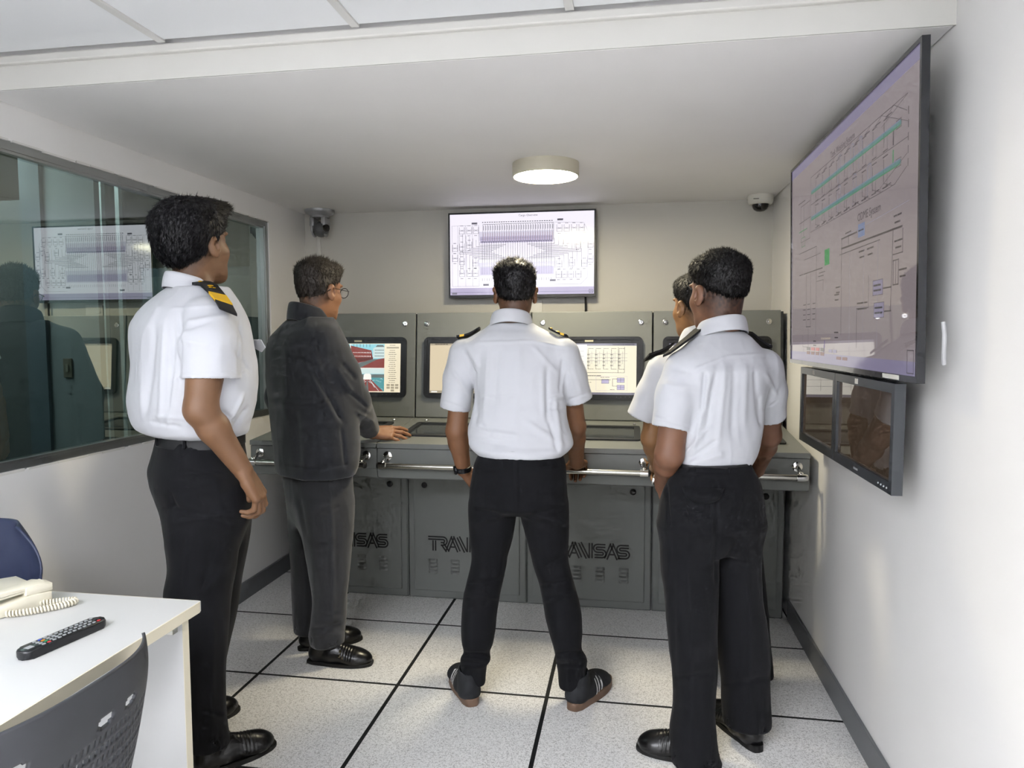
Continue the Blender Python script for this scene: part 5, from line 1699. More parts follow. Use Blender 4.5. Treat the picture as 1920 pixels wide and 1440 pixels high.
def strap_belt(root, st, m, z_off=0, h=.034, loops=(-2.4, -1.571, -.75)):
    """belt band around a horizontal ring st"""
    z, cx, cy, a, bf, bb, ang = st
    b = MB(); n = 56; rows = []
    for k in range(n):
        t_ = 2 * math.pi * k / n; u = a * math.cos(t_); v = (bf if math.sin(t_) > 0 else bb) * math.sin(t_)
        row = []
        for (o_, zz) in ((-.004, -h / 2), (.004, -h / 2), (.004, h / 2), (-.004, h / 2)):
            l_ = math.hypot(u, v); uu, vv = u * (1 + o_ / l_), v * (1 + o_ / l_)
            x = cx + uu * math.cos(ang) + vv * math.sin(ang); y = cy - uu * math.sin(ang) + vv * math.cos(ang)
            row.append(b.bm.verts.new((x, y, z + z_off + zz)))
        rows.append(row)
    for k in range(n):
        r0, r1 = rows[k], rows[(k + 1) % n]
        for i in range(4): b.bm.faces.new((r0[i], r1[i], r1[(i + 1) % 4], r0[(i + 1) % 4]))
    o = b.build('belt', m, root, smooth=True, angle=40)
    for t_ in loops:
        u = a * math.cos(t_); v = bb * math.sin(t_); l_ = math.hypot(u, v); u *= 1 + .005 / l_; v *= 1 + .005 / l_
        c = Vector((cx + u * math.cos(ang) + v * math.sin(ang), cy - u * math.sin(ang) + v * math.cos(ang), z + z_off))
        MB().box(c - Vector((.005, .005, h / 2 - .005)), c + Vector((.005, .005, h / 2 - .005)), bevel=.002, seg=1).build('belt_loop', MATS['black_wool'], o)
    return o

def neck_local(tf_R, pos, target):
    return np.linalg.inv(tf_R) @ (np.asarray(target, float) - pos)
# ------------------------------------------------------------------ the five people
def rows(tab, Y, ratio, ang):
    out = []
    for r in tab:
        y = r[3] if len(r) > 3 and r[3] is not None else Y
        q = r[4] if len(r) > 4 else ratio
        out.append(S(r[0], r[1], r[2], y, q, ang))
    return sorted(out, key=lambda k: k[0])

def snap_z(V, xy, r=.012):
    d = np.hypot(V[:, 0] - xy[0], V[:, 1] - xy[1]); m = d < r
    return V[m, 2].max() if m.any() else V[d.argmin(), 2]

def box_of(sts, extra=(), pad=.07):
    P = [];
    for st in sts:
        for r in st:
            m = max(r[3:6]); P += [[r[1] - m, r[2] - m, r[0]], [r[1] + m, r[2] + m, r[0]]]
    P = np.array(P + [list(e) for e in extra]); return P.min(0) - pad, P.max(0) + pad

def build_person(c):
    base = c['base']
    root = thing('person', c['label'], 'person', base)
    ang = c['ang']
    torso = rows(c['torso'], c['Y'], c.get('ratio', .66), ang)
    hips = rows(c['hips'], c['Yh'], c.get('hratio', .72), ang)
    for i_, g_ in ((0, .80), (1, .93)):
        for j_ in (3, 4, 5): hips[i_][j_] *= g_
    legs = [rows(l, None, 1.0, ang) for l in c['legs']]
    for l in legs:        # let the thighs run up into the hips
        t_ = list(l[-1]); hx, hy = hips[1][1], hips[1][2]
        t_[0] += .06; t_[1] += (hx - t_[1]) * .22; t_[2] += (hy - t_[2]) * .3
        for j_ in (3, 4, 5): t_[j_] *= .78
        l.append(t_)
    # ---------------- body
    hpos = at(*c['head_px']); tf, HR, hp = head_frame(hpos, c['head_yaw'], c.get('head_pitch', 0), c.get('head_roll', 0), c.get('head_sc', 1.0))
    nb = at(*c['neck_px'])
    HV, HF, st = make_head(np.linalg.inv(HR) @ (nb - hp), c['fade'], c['hairkind'])
    pieces = [(tf(HV), HF)]; stub = [st]
    lo, hi = box_of([torso, hips] + legs, (), .03)
    f = Field(lo, hi, .013)
    f.zloft(torso, .02, grow=-.022); f.zloft(hips, .02, grow=-.02)
    for l in legs: f.zloft(l, .02, grow=-.016, z0=.09)
    f.cone(nb, torso[-2][1:3] + [torso[-2][0] - .06], .05, .06, .02)
    for a in c['arms']:
        f.cone(a['p'][0], a['p'][1], .04, .036, .01)
    V, Fq = f.mesh(); pieces.append((V, Fq)); stub.append(np.zeros(len(V)))
    for a in c['arms']:
        p = [np.asarray(q, float) for q in a['p']]; r = a['r']
        up = p[0] + (p[1] - p[0]) * a.get('from', .45)
        hd = uv3(a['hd'])
        f = arm_field([up, p[1], p[2], p[2] + hd * .21], .07, .0028)
        mid = p[1] + (p[2] - p[1]) * .30
        f.chain([up, p[1]], [r[0], r[1]], .01)
        f.cone(p[1], mid, r[1] * .96, r[2], .02); f.cone(mid, p[2], r[2], r[3], .02)
        f.cone(mid, p[2], r[2] * .9, r[3] * 1.0, .01)
        hand(f, p[2] + hd * .008, hd, a['hn'], a['right'], a['curl'], a.get('spread', 1.), a.get('hs', 1.), a.get('thumb', (0, 0)))
        V, Fq = f.mesh(); V = relax(V, Fq, 1, .4)
        V = folds(V, Fq, .0012, (22, 22, 22), 3)
        pieces.append((V, Fq)); stub.append(np.zeros(len(V)))
    V, Fq = join(pieces)
    skin = skin_mat('skin_' + c['key'], c['skin'], c['hair'])
    link('body', to_mesh('body', V, Fq, {'stubble': np.concatenate(stub)}), skin, root)
    face_parts(root, tf)
    # ---------------- hair
    hv, hf, sv, sf = make_hair(c['hairkind'], c.get('seed', 1))
    hm = hair_mat('hair_' + c['key'], c['hair'], c.get('hair_rough', .5))
    ho = link('hair', to_mesh('hair', tf(hv), hf), hm, root)
    so_ = link('hair_strands', strands_mesh('hair_strands', tf(sv), sf), hm, ho, kind='stuff')
    if c.get('glasses'): glasses(root, tf)
    # ---------------- trousers
    lo, hi = box_of([hips] + legs, (), .05)
    f = Field(lo, hi, .0055)
    for l in legs:
        f.zloft(l, .004, n=2.15)
    for l in legs:
        g = [list(r) for r in l]; f.zloft(g, 0, 's', grow=-.007, z0=l[0][0] - .02, z1=l[0][0] + .05)
    f.zloft(hips, c.get('kcrotch', .03), n=2.2)
    V, Fq = f.mesh(); V = relax(V, Fq, 2, .5)
    V = folds(V, Fq, c.get('tr_amp', .003), c.get('tr_sc', (12, 12, 6)), c.get('seed', 1), c.get('tr_extra'))
    tr = link('trousers', to_mesh('trousers', V, Fq), c['trousers_m'], root)
    TV = V
    if c.get('pocket'):
        px, py, yy, wdt = c['pocket']
        cpt = at(px, py, yy); ray = uv3(cpt - CAM)
        # nearest surface point on the camera side of the trousers
        rel = V - CAM; tt = rel @ ray; off = np.linalg.norm(rel - tt[:, None] * ray, axis=1)
        b = MB(); n = 14; vs = []
        def surf(q):
            rr = uv3(q - CAM); r_ = V - CAM; t_ = r_ @ rr; o_ = np.linalg.norm(r_ - t_[:, None] * rr, axis=1); i = np.where(o_ < .012)[0]
            k = i[t_[i].argmin()]; return CAM + rr * (t_[k] - .0025)
        vr = np.array([ray[1], -ray[0], 0]); vr = uv3(vr)
        top = [surf(cpt + vr * wdt * (-1 + 2 * k / n) + np.array([0, 0, .004 * (k - n / 2) / n])) for k in range(n + 1)]
        bot = [surf(cpt + vr * wdt * (-1 + 2 * k / n) * .94 - np.array([0, 0, .012 + .040 * max(0, 1 - (2 * k / n - 1) ** 2) ** .5])) for k in range(n + 1)]
        T_ = [b.bm.verts.new(q) for q in top]; B_ = [b.bm.verts.new(q) for q in bot]
        for k in range(n): b.bm.faces.new((T_[k], T_[k + 1], B_[k + 1], B_[k]))
        o = b.build('pocket_flap', c['trousers_m'], tr, smooth=True, angle=180)
        md = o.modifiers.new('thickness', 'SOLIDIFY'); md.thickness = .004; md.offset = 0
    # ---------------- shirt or jacket
    lo, hi = box_of([torso], [q for a in c['arms'] for q in a['sleeve'][0]], .09)
    f = Field(lo, hi, .0045)
    for a in c['arms']:
        pts, rs = a['sleeve']
        pts = [np.asarray(q, float) for q in pts]
        for i in range(len(pts) - 1):
            last = i == len(pts) - 2
            f.cone(pts[i], pts[i + 1], rs[i], rs[i + 1], .02, 'u', None, last)
        d = uv3(pts[-1] - pts[-2])
        f.cone(pts[-1] - d * .05, pts[-1] + d * .02, rs[-1] - .010, rs[-1] - .008, 0, 's')
    f.zloft(torso, c.get('kshirt', .018), n=c.get('nshirt', 2.3))
    if c.get('jacket'):
        f.zloft(torso, 0, 's', grow=-.012, n=2.3, z0=torso[0][0] - .03, z1=torso[0][0] + .04)
    V, Fq = f.mesh(); V = relax(V, Fq, 2, .5)
    V = folds(V, Fq, c.get('sh_amp', .0034), c.get('sh_sc', (15, 15, 6)), c.get('seed', 1) + 3, c.get('sh_extra'))
    sh = link(c.get('top_name', 'shirt'), to_mesh('shirt', V, Fq), c['top_m'], root)
    SVt = V
    # collar
    cr = c['collar']
    collar(sh, (np.asarray(cr['c'], float), cr['rx'], cr['ry'], cr.get('yaw', ang), cr.get('tilt', -.35)), cr.get('h', .036), cr.get('hf', .02), 0, c['top_m'], open_deg=cr.get('open', 24), fall=cr.get('fall', .03))
    # belt
    if 'belt' in c:
        strap_belt(root, S(*c['belt']), leather_belt, 0, c.get('belt_h', .034), () if c['key'] == 'c' else (-2.4, -1.571, -.75))
    for (heel, toe, style, ms) in c['shoes']:
        shoe(root, heel, toe, style, ms)
    for (pi, po, stripe, w) in c.get('epaulettes', []):
        fwd = (math.sin(ang), math.cos(ang), 0)
        a_, b_ = np.array(pi, float), np.array(po, float)
        epaulette(root, a_, b_, fwd, SVt, w, stripe)
    return root, tf, sh, tr, SVt

D2 = math.radians
flatcurl = [(8, 12, 8)] * 4
relaxed = [(22, 34, 20), (28, 38, 22), (32, 42, 24), (36, 44, 26)]
grip = [(62, 58, 25), (64, 60, 25), (64, 60, 25), (62, 58, 25)]

# ---- A: left, side view, epaulette towards us
ya = -.5; angA = D2(38)
A = dict(key='a', label='man in white shirt and black trousers at far left looking up, beside the window', base=(.06, -.5, 0), ang=angA, Y=ya, Yh=ya, ratio=.72, hratio=.78,
    torso=[(812, 296, 452), (803, 270, 455), (790, 260, 457), (770, 255, 463), (745, 253, 467), (710, 257, 470), (680, 259, 469), (650, 256, 464), (615, 256, 457), (590, 267, 449), (572, 282, 441), (556, 300, 433), (540, 320, 424)],
    hips=[(1010, 318, 460), (985, 314, 463), (960, 310, 467), (935, 301, 466), (905, 291, 462), (880, 288, 458), (855, 294, 454), (835, 299, 451), (818, 302, 451)],
    legs=[[(965, 314, 450, -.55), (1010, 316, 446, -.56), (1060, 320, 440, -.57), (1110, 314, 430, -.58), (1200, 334, 424, -.60), (1300, 342, 420, -.615), (1365, 350, 424, -.62), (1398, 354, 428, -.62)],
          [(965, 338, 467, -.45), (1040, 342, 458, -.45), (1090, 344, 449, -.45), (1150, 342, 440, -.45), (1240, 338, 421, -.45), (1300, 336, 411, -.45), (1330, 334, 406, -.45)]],
    head_px=(369, 462, -.47), head_yaw=D2(14), head_pitch=D2(9), head_sc=1.06, neck_px=(362, 548, -.50), fade=.55, hairkind='a', seed=4, skin='#79583f', hair='#131217',
    arms=[dict(p=[at(396, 610, -.66), at(376, 768, -.70), at(456, 882, -.60)], r=[.056, .047, .044, .027], hd=at(484, 926, -.57) - at(456, 882, -.60), hn=(.86, .16, .25), right=True, curl=[(20, 44, 30), (26, 48, 32), (32, 52, 34), (36, 54, 34)], thumb=(-.018, -.014), hs=1.06,
               sleeve=([at(388, 604, -.62), at(394, 650, -.655), at(393.5, 709, -.66)], [.078, .086, .087])),
          dict(p=[(-.10, -.36, 1.46), (-.15, -.30, 1.19), (-.06, -.16, .99)], r=[.05, .045, .043, .027], hd=(.3, .35, -.9), hn=(-.8, .3, 0), right=False, curl=relaxed,
               sleeve=([(-.06, -.40, 1.46), (-.11, -.35, 1.38), (-.135, -.32, 1.28)], [.075, .08, .08]))],
    kshirt=.010, trousers_m=black_tr, top_m=shirt_m, belt=(820, 301, 452, ya, .78, angA), belt_h=.038,
    collar=dict(c=at(363, 541, -.50), rx=.070, ry=.078, tilt=-.30, h=.028, fall=.028, hf=.012),
    shoes=[((.150, -.672), (.312, -.458), 'derby', (leather, sole_m)), ((-.085, -.49), (.066, -.268), 'derby', (leather, sole_m))],
    epaulettes=[(at(372, 545, -.56), at(428, 572, -.65), True, .056), ((.0, -.46, 1.5), (-.07, -.38, 1.5), True, .056)])
def a_extra(V, N):
    return drape(V, N, [(322, 577, 345, 578, 3, .002), (345, 578, 415, 572, 3, .002), (292, 610, 272, 790, 6, -.008), (310, 600, 300, 795, 5, .006), (328, 600, 318, 790, 5, -.006), (338, 590, 336, 715, 4, -.010), (350, 620, 336, 640, 4, .005), (330, 700, 315, 805, 5, .007),
        (447, 700, 462, 690, 3, -.004), (425, 800, 455, 740, 4, .008), (436, 805, 462, 765, 4, -.008), (416, 770, 440, 790, 4, -.006), (345, 605, 435, 592, 5, .005), (345, 618, 400, 600, 4, -.004), (350, 640, 420, 655, 6, .003), (262, 660, 268, 780, 5, .004), (280, 790, 340, 800, 4, -.005), (290, 780, 360, 785, 4, .004),
        (341, 703, 447, 697, 2.2, -.003), (300, 570, 275, 620, 5, .004), (440, 655, 470, 700, 4, -.004), (449, 600, 449, 700, 3, -.006)])
A['sh_extra'] = a_extra

# ---- B: older man in a dark jacket, hand on the console
yb = .2; angB = D2(35)
B = dict(key='b', label='man with glasses in dark jacket and grey trousers resting a hand on the console', base=(.18, .2, 0), ang=angB, Y=yb, Yh=yb + .01, ratio=.70, hratio=.75,
    torso=[(886, 523, 660), (868, 521, 666), (840, 518, 668), (800, 514, 667), (760, 510, 664), (720, 505, 660), (685, 504, 655), (655, 504, 648), (635, 510, 641), (618, 523, 634), (606, 535, 628), (596, 547, 622)],
    hips=[(985, 545, 660), (960, 541, 660), (930, 538, 659), (895, 535, 657), (860, 540, 655), (845, 545, 650)],
    legs=[[(945, 556, 660, .16), (1020, 571, 659, .155), (1080, 582, 653, .15), (1124, 588, 649, .15), (1160, 585, 648, .15), (1190, 581, 645, .15), (1207, 583, 643, .15)],
          [(945, 541, 620, .27), (1020, 545, 612, .27), (1100, 548, 610, .27), (1150, 550, 608, .27), (1184, 553, 606, .27)]],
    head_px=(599, 548, .22), head_yaw=D2(21), head_pitch=D2(-4), head_sc=1.0, neck_px=(588, 612, .20), fade=.75, hairkind='b', seed=9, skin='#8b6145', hair='#37312d', hair_rough=.55, glasses=True,
    arms=[dict(p=[at(612, 642, .10), at(664, 752, .22), at(697, 811, .50)], r=[.05, .045, .042, .027], hd=(.90, .42, -.04), hn=(.25, -.62, .72), right=True, curl=[(10, 16, 10), (10, 16, 10), (10, 18, 10), (12, 20, 12)], spread=2.0, thumb=(-.01, -.006), hs=.96,
               sleeve=([at(606, 640, .12), at(640, 700, .15), at(664, 752, .22), at(694, 806, .47)], [.078, .074, .068, .046])),
          dict(p=[(.03, .32, 1.36), (-.05, .34, 1.10), (-.03, .385, .866)], r=[.05, .045, .042, .027], hd=(.15, .9, -.3), hn=(0, .2, 1), right=False, curl=grip,
               sleeve=([(.05, .31, 1.36), (-.04, .33, 1.12), (-.03, .375, .90)], [.078, .068, .048]))],
    trousers_m=grey_tr, top_m=jacket_m, top_name='jacket', jacket=True, kshirt=.035, sh_amp=.0035, sh_sc=(8, 8, 6),
    collar=dict(c=at(584, 598, .20), rx=.080, ry=.086, tilt=-.34, h=.040, hf=.0, fall=.040, open=40),
    shoes=[((.157, .135), (.436, .155), 'loafer', (leather, sole_m)), ((.062, .232), (.292, .395), 'loafer', (leather, sole_m))])
def b_extra(V, N):
    return drape(V, N, [(505, 760, 600, 745, 6, .005), (590, 695, 645, 795, 5, -.010), (578, 690, 630, 790, 6, .005), (600, 760, 622, 745, 4, .006), (612, 755, 640, 735, 4, -.006), (640, 680, 668, 712, 5, -.007), (630, 690, 660, 735, 5, .006), (655, 735, 690, 765, 4, -.007), (665, 770, 700, 790, 4, .006), (560, 800, 650, 790, 7, .004),
        (540, 640, 530, 870, 9, .005), (555, 760, 560, 880, 8, -.004), (640, 800, 648, 875, 4, -.006), (585, 640, 600, 700, 7, .004), (523, 875, 600, 880, 2.5, -.002), (600, 880, 660, 869, 2.5, -.002)])
B['sh_extra'] = b_extra

# ---- C: centre, back to us, one hand on the rail
C = dict(key='c', label='man in white shirt seen from behind at centre, legs apart, hand on the rail', base=(1.08, 0, 0), ang=D2(-2), Y=.06, Yh=.0, ratio=.56, hratio=.66,
    torso=[(853, 899, 1054, .01, .74), (842, 886, 1066, .015, .68), (830, 879, 1074, .02), (815, 878, 1071, .03), (800, 879, 1066, .04), (777, 885, 1061, .05), (750, 890, 1061, .07), (720, 888, 1062, .085), (690, 878, 1062, .095, .54), (665, 866, 1062, .10, .50), (648, 862, 1063, .105, .46), (636, 877, 1050, .11, .50), (626, 893, 1034, .115, .55), (616, 910, 1014, .12, .62), (606, 922, 998, .125, .8)],
    hips=[(958, 880, 1065, 0, .62), (944, 879, 1065), (925, 881, 1063), (900, 884, 1062), (875, 888, 1060), (857, 895, 1056), (845, 901, 1052)],
    legs=[[(945, 879, 970, .0), (1002, 880, 962, .0), (1050, 884, 950, .0), (1095, 875, 941, -.01), (1121, 869, 936, -.015), (1173, 865, 929, -.03), (1204, 867, 925, -.04), (1222, 870, 919, -.045), (1236, 864, 920, -.05), (1248, 864, 913, -.05), (1282, 869, 910, -.055)],
          [(945, 972, 1065, .0), (993, 983, 1066, .0), (1053, 999, 1066, .0), (1092, 1011, 1076, .0), (1148, 1021, 1089, -.01), (1183, 1029, 1091, -.015), (1219, 1039, 1091, -.02), (1237, 1043, 1101, -.022), (1254, 1046, 1099, -.025), (1288, 1049, 1097, -.03)]],
    kcrotch=.025, head_px=(966, 552, .17), head_yaw=D2(-14), head_pitch=D2(-3), head_roll=0, head_sc=.97, neck_px=(960, 613, .125), fade=.6, hairkind='c', seed=13, skin='#7c563c', hair='#17161a', glasses=True,
    arms=[dict(p=[at(870, 665, .10), at(856, 808, .10), at(869, 880, .15)], r=[.040, .041, .038, .027], hd=(.35, .45, -.8), hn=(-.8, -.3, 0), right=False, curl=flatcurl,
               sleeve=([at(872, 664, .10), at(862, 710, .10), at(854, 766, .11)], [.062, .061, .061])),
          dict(p=[at(1058, 665, .10), at(1079, 800, .20), at(1081, 868, .345)], r=[.046, .040, .037, .027], hd=(0, 1, -.16), hn=(0, .16, 1), right=True, curl=grip, spread=1.5, thumb=(.006, -.004),
               sleeve=([at(1056, 664, .10), at(1070, 705, .115), at(1085, 751, .14)], [.062, .058, .055]))],
    trousers_m=black_tr2, top_m=shirt_m, belt=(846, 901, 1052, .0, .66, D2(-2)), belt_h=.03,
    collar=dict(c=at(959, 604, .125), rx=.070, ry=.074, tilt=-.30, h=.028, fall=.028, hf=.012),
    shoes=[((.930, -.118), (.812, .142), 'sneaker', (suede, gum)), ((1.300, -.085), (1.415, .175), 'sneaker', (suede, gum))],
    epaulettes=[(at(900, 632, .12), at(858, 648, .115), True, .05), (at(1030, 632, .12), at(1064, 648, .115), True, .05)])
def c_extra(V, N):
    return drape(V, N, [(890, 643, 1000, 640, 2.6, .003), (1000, 640, 1066, 652, 2.6, .003), (900, 660, 893, 800, 5, -.006), (915, 655, 908, 790, 5, .005), (935, 650, 925, 780, 5, -.004), (975, 650, 968, 800, 9, .004), (1026, 690, 1026, 790, 3.5, -.008), (1016, 690, 1018, 780, 4, .005), (1040, 745, 1052, 845, 5, .008), (1030, 790, 1045, 845, 4, -.007),
        (985, 790, 1060, 838, 6, .005), (885, 822, 950, 836, 5, -.007), (890, 806, 970, 818, 5, .006), (900, 795, 925, 815, 5, -.005), (872, 660, 892, 705, 4, -.008), (878, 655, 900, 690, 4, .005), (1056, 670, 1050, 735, 4, -.007), (1000, 650, 1045, 700, 4, .004), (905, 745, 975, 741, 3, .003), (1027, 750, 1060, 742, 4, .005), (1030, 765, 1062, 770, 4, -.004),
        (830, 752, 882, 768, 2.2, -.003), (1062, 752, 1109, 733, 2.2, -.003), (845, 690, 880, 740, 4, .004), (1075, 690, 1090, 735, 4, .004), (888, 700, 890, 770, 4, -.008), (1062, 700, 1060, 755, 4, -.008)])
C['sh_extra'] = c_extra
def c_tr(V, N):
    return drape(V, N, [(885, 955, 955, 970, 5, -.006), (1062, 948, 985, 968, 5, -.007), (885, 985, 950, 962, 5, .006), (1064, 985, 990, 960, 5, .006), (872, 1098, 938, 1088, 4, -.007), (868, 1112, 934, 1122, 4, .006), (870, 1140, 925, 1135, 5, -.004), (1012, 1100, 1076, 1085, 4, -.007), (1018, 1128, 1086, 1108, 4, .006), (1020, 1060, 1066, 1040, 5, -.005),
        (864, 1226, 920, 1228, 4, -.010), (864, 1240, 914, 1247, 4, -.008), (1042, 1226, 1096, 1222, 4, -.010), (1046, 1246, 1100, 1246, 4, -.008), (866, 1234, 918, 1238, 4, .006), (1044, 1236, 1100, 1238, 4, .007), (890, 880, 930, 883, 2, -.002), (1015, 880, 1058, 876, 2, -.002), (968, 850, 970, 955, 3, -.004)])
C['tr_extra'] = c_tr

# ---- D: right front, head turned left, hand in pocket
angD = D2(-25)
Dd = dict(key='d', label='man in white shirt and wide black trousers at right with one hand in his pocket', base=(1.80, -.2, 0), ang=angD, Y=-.16, Yh=-.19, ratio=.62, hratio=.70,
    torso=[(876, 1278, 1402, -.18), (868, 1275, 1408, -.18), (850, 1273, 1417, -.17), (820, 1272, 1423, -.17), (785, 1270, 1427, -.16), (750, 1266, 1432), (720, 1262, 1440), (695, 1260, 1446), (678, 1262, 1444, -.155, .56), (662, 1274, 1434, -.15, .56), (648, 1288, 1420, -.145, .6), (634, 1300, 1405, -.14, .66), (622, 1310, 1392, -.135, .8)],
    hips=[(1030, 1244, 1424), (1000, 1240, 1428), (977, 1238, 1430), (948, 1240, 1428), (925, 1246, 1425), (900, 1258, 1418), (882, 1268, 1409), (866, 1274, 1401)],
    legs=[[(985, 1238, 1342, -.22), (1060, 1241, 1345, -.23), (1112, 1247, 1344, -.25), (1159, 1251, 1343, -.26), (1218, 1256, 1343, -.27), (1270, 1263, 1342, -.28), (1312, 1263, 1339, -.30), (1360, 1258, 1340, -.315), (1405, 1257, 1345, -.328), (1434, 1262, 1354, -.332)],
          [(985, 1334, 1430, -.17), (1040, 1338, 1425, -.17), (1112, 1341, 1427, -.175), (1159, 1345, 1434, -.18), (1218, 1346, 1440, -.18), (1277, 1355, 1441, -.185), (1312, 1355, 1442, -.185), (1356, 1358, 1443, -.185)]],
    head_px=(1346, 553, -.11), head_yaw=D2(-30), head_pitch=D2(0), head_sc=1.05, neck_px=(1350, 628, -.135), fade=.9, hairkind='d', seed=21, skin='#79543f', hair='#141315',
    arms=[dict(p=[at(1276, 700, -.24), at(1255, 852, -.26), at(1243, 908, -.08)], r=[.050, .045, .042, .028], hd=(.25, .55, -.8), hn=(-.85, .2, .2), right=False, curl=flatcurl,
               sleeve=([at(1284, 698, -.21), at(1268, 745, -.235), at(1257, 803, -.25)], [.072, .066, .062])),
          dict(p=[at(1438, 692, -.09), at(1442, 816, .08), at(1418, 882, .335)], r=[.046, .042, .040, .028], hd=(-.1, 1, -.15), hn=(0, .15, 1), right=True, curl=grip,
               sleeve=([at(1430, 692, -.10), at(1440, 735, -.05), at(1444, 780, .0)], [.068, .060, .055]))],
    trousers_m=black_tr, top_m=shirt_m, belt=(876, 1270, 1404, -.185, .70, angD), belt_h=.040, pocket=(1318, 915, -.3, .066),
    collar=dict(c=at(1350, 620, -.135), rx=.074, ry=.080, tilt=-.30, h=.028, fall=.028, hf=.012, yaw=D2(-28)),
    shoes=[((1.800, -.332), (1.541, -.285), 'derby', (leather, sole_m)), ((1.938, -.248), (1.822, .012), 'derby', (leather, sole_m))],
    epaulettes=[(at(1316, 640, -.16), at(1250, 676, -.225), False, .048), (at(1405, 645, -.10), at(1440, 672, -.07), False, .048)])
def d_extra(V, N):
    return drape(V, N, [(1304, 692, 1365, 668, 2.6, .003), (1365, 668, 1440, 664, 2.6, .003), (1321, 700, 1316, 775, 4, -.010), (1333, 700, 1300, 850, 5, .007), (1344, 690, 1320, 830, 5, -.006), (1360, 685, 1345, 840, 6, .006), (1378, 680, 1372, 820, 6, -.005), (1398, 680, 1395, 800, 6, .005), (1415, 690, 1422, 790, 5, -.006), (1425, 740, 1426, 800, 4, -.007),
        (1282, 855, 1330, 800, 4, .007), (1288, 866, 1345, 825, 4, -.006), (1300, 868, 1360, 850, 5, .004), (1226, 781, 1294, 802, 2.2, -.003), (1240, 720, 1310, 730, 6, .004), (1262, 690, 1300, 700, 5, -.003), (1430, 770, 1458, 752, 2.2, -.003), (1436, 700, 1455, 740, 4, .005)])
Dd['sh_extra'] = d_extra

# ---- E: mostly hidden behind D
def d_tr(V, N):
    return drape(V, N, [(1345, 960, 1342, 1100, 5, -.008), (1290, 1000, 1300, 1400, 8, .004), (1400, 1000, 1410, 1340, 8, .004), (1262, 1000, 1264, 1260, 6, -.004), (1250, 905, 1256, 985, 2.5, -.006), (1380, 1020, 1345, 1080, 6, -.006), (1265, 1270, 1340, 1262, 5, -.004), (1355, 1285, 1440, 1270, 5, -.005), (1280, 890, 1395, 892, 3, .002), (1340, 900, 1345, 960, 3, -.003)])
Dd['tr_extra'] = d_tr
def a_tr(V, N):
    return drape(V, N, [(340, 880, 420, 890, 3, -.003), (320, 950, 440, 985, 5, -.005), (330, 980, 450, 960, 5, .005), (352, 1000, 345, 1120, 4, .004), (400, 1020, 380, 1110, 6, -.005), (318, 925, 330, 955, 5, -.008), (430, 1060, 370, 1120, 7, .005), (400, 1150, 395, 1380, 6, .004), (375, 1330, 425, 1345, 5, -.005)])
A['tr_extra'] = a_tr
def b_tr(V, N):
    return drape(V, N, [(620, 890, 625, 1180, 5, .005), (560, 930, 575, 1010, 5, -.006), (600, 960, 640, 950, 5, -.005), (585, 1160, 640, 1150, 5, -.005), (584, 1180, 645, 1170, 4, -.007), (582, 1190, 640, 1188, 4, .006), (622, 890, 622, 920, 3, -.005)])
B['tr_extra'] = b_tr
angE = D2(-30)
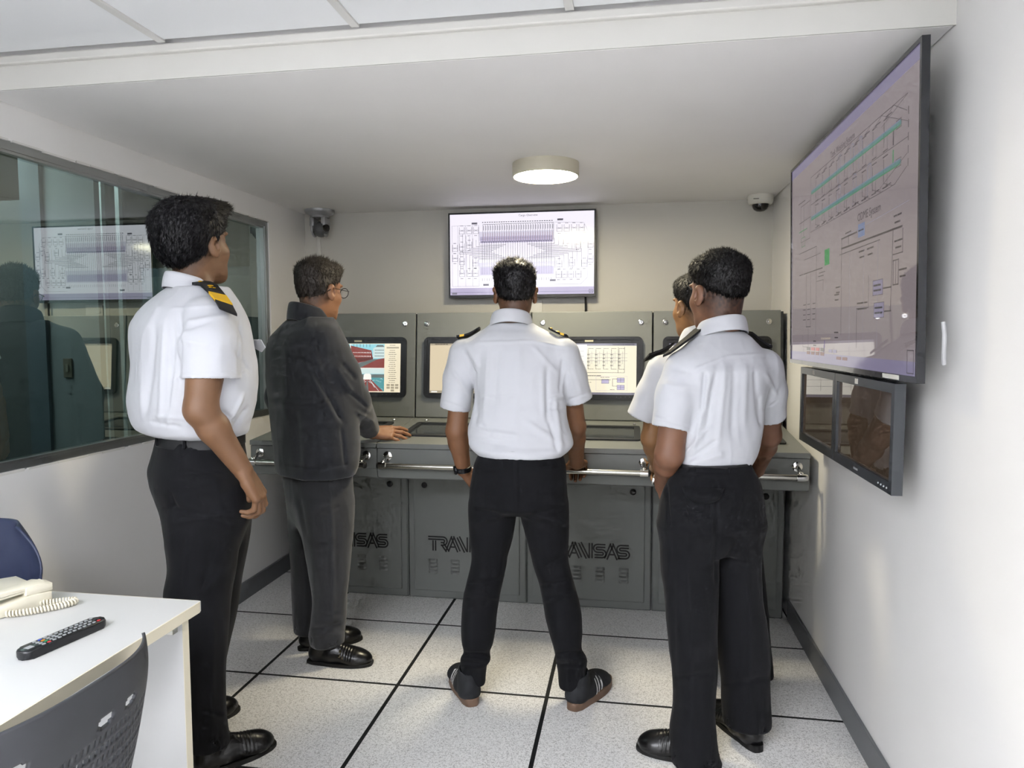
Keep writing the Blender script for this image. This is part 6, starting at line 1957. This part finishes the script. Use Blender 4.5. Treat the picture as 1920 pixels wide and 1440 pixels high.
Ee = dict(key='e', label='man in white shirt mostly hidden behind the man with a hand in his pocket', base=(1.82, .25, 0), ang=angE, Y=.26, Yh=.25, ratio=.62, hratio=.70,
    torso=[(872, 1258, 1385), (850, 1252, 1392), (810, 1248, 1398), (770, 1244, 1400), (730, 1238, 1400), (700, 1234, 1400), (682, 1238, 1396, .26, .55), (666, 1252, 1384, .265, .56), (652, 1268, 1368, .27, .6), (640, 1280, 1352, .275, .68), (630, 1288, 1338, .28, .85)],
    hips=[(990, 1262, 1418), (960, 1258, 1415), (925, 1256, 1405), (895, 1258, 1392), (868, 1262, 1382)],
    legs=[[(970, 1330, 1420, .25), (1050, 1358, 1428, .24), (1171, 1385, 1440, .235), (1230, 1398, 1446, .235), (1268, 1402, 1448, .235)],
          [(970, 1268, 1352, .27), (1100, 1278, 1342, .28), (1240, 1284, 1338, .29), (1262, 1285, 1338, .29)]],
    head_px=(1305, 578, .29), head_yaw=D2(-32), head_pitch=D2(2), head_sc=1.0, neck_px=(1312, 636, .28), fade=.6, hairkind='e', seed=31, skin='#85603e', hair='#171618',
    arms=[dict(p=[at(1240, 696, .20), at(1222, 822, .24), at(1234, 876, .355)], r=[.044, .040, .037, .027], hd=(.1, 1, -.2), hn=(0, .2, 1), right=False, curl=grip,
               sleeve=([at(1242, 695, .20), at(1222, 738, .21), at(1201, 783, .22)], [.062, .058, .056])),
          dict(p=[at(1398, 700, .33), at(1408, 790, .36), at(1405, 872, .35)], r=[.044, .040, .037, .027], hd=(-.3, 1, -.2), hn=(0, .2, 1), right=True, curl=grip,
               sleeve=([at(1392, 700, .33), at(1400, 740, .34), at(1404, 775, .35)], [.060, .055, .052]))],
    trousers_m=black_tr, top_m=shirt_m, belt=(874, 1260, 1383, .25, .70, angE),
    collar=dict(c=at(1312, 630, .28), rx=.072, ry=.076, tilt=-.30, h=.028, fall=.028, hf=.012, yaw=D2(-34)),
    shoes=[((2.033, .215), (1.985, .49), 'derby', (leather, sole_m)), ((1.800, .27), (1.80, .53), 'derby', (leather, sole_m))],
    epaulettes=[(at(1262, 645, .26), at(1212, 672, .21), False, .048), (at(1370, 655, .31), at(1396, 685, .33), False, .048)])

PEOPLE = {}
for cfg in (A, B, C, Dd, Ee):
    PEOPLE[cfg['key']] = build_person(cfg)

# small worn things
r_ = PEOPLE['c'][0]
W_ = at(869, 878, .145); watch(r_, W_, at(869, 880, .15) - at(857, 808, .10), .030, mat('watch_black', '#15161a', .4), mat('watch_case_black', '#2a2c30', .25, metal=.5), (-.9, -.45, 0))
r_ = PEOPLE['d'][0]
watch(r_, at(1243.5, 905, -.085), at(1243, 908, -.08) - at(1255, 852, -.26), .030, mat('watch_silver', '#d5d5d2', .15, metal=1.0), mat('watch_steel', '#e4e4e2', .12, metal=1.0), (-.9, .1, .3))
# chest pocket flap of the man at the left, checked shirt under the older man's jacket
r_, tfA, shA, trA, SVA = PEOPLE['a']
pf = MB()
fa = np.array([math.sin(angA), math.cos(angA), 0]); sa = np.array([math.cos(angA), -math.sin(angA), 0])
c0 = at(452, 640, -.47)
i = ((SVA - c0) ** 2).sum(1).argmin(); c0 = SVA[i] + fa * .004
pf.prism([(-.05, .0), (.05, 0), (.05, -.03), (0, -.048), (-.05, -.03)], 0, .003, axes=(tuple(sa), tuple(uv3(np.array([0, 0, 1.]) - fa * .55)), tuple(uv3(fa + np.array([0, 0, .55])))), o=c0, bevel=.0008)
pf.build('pocket_flap', shirt_m, shA)
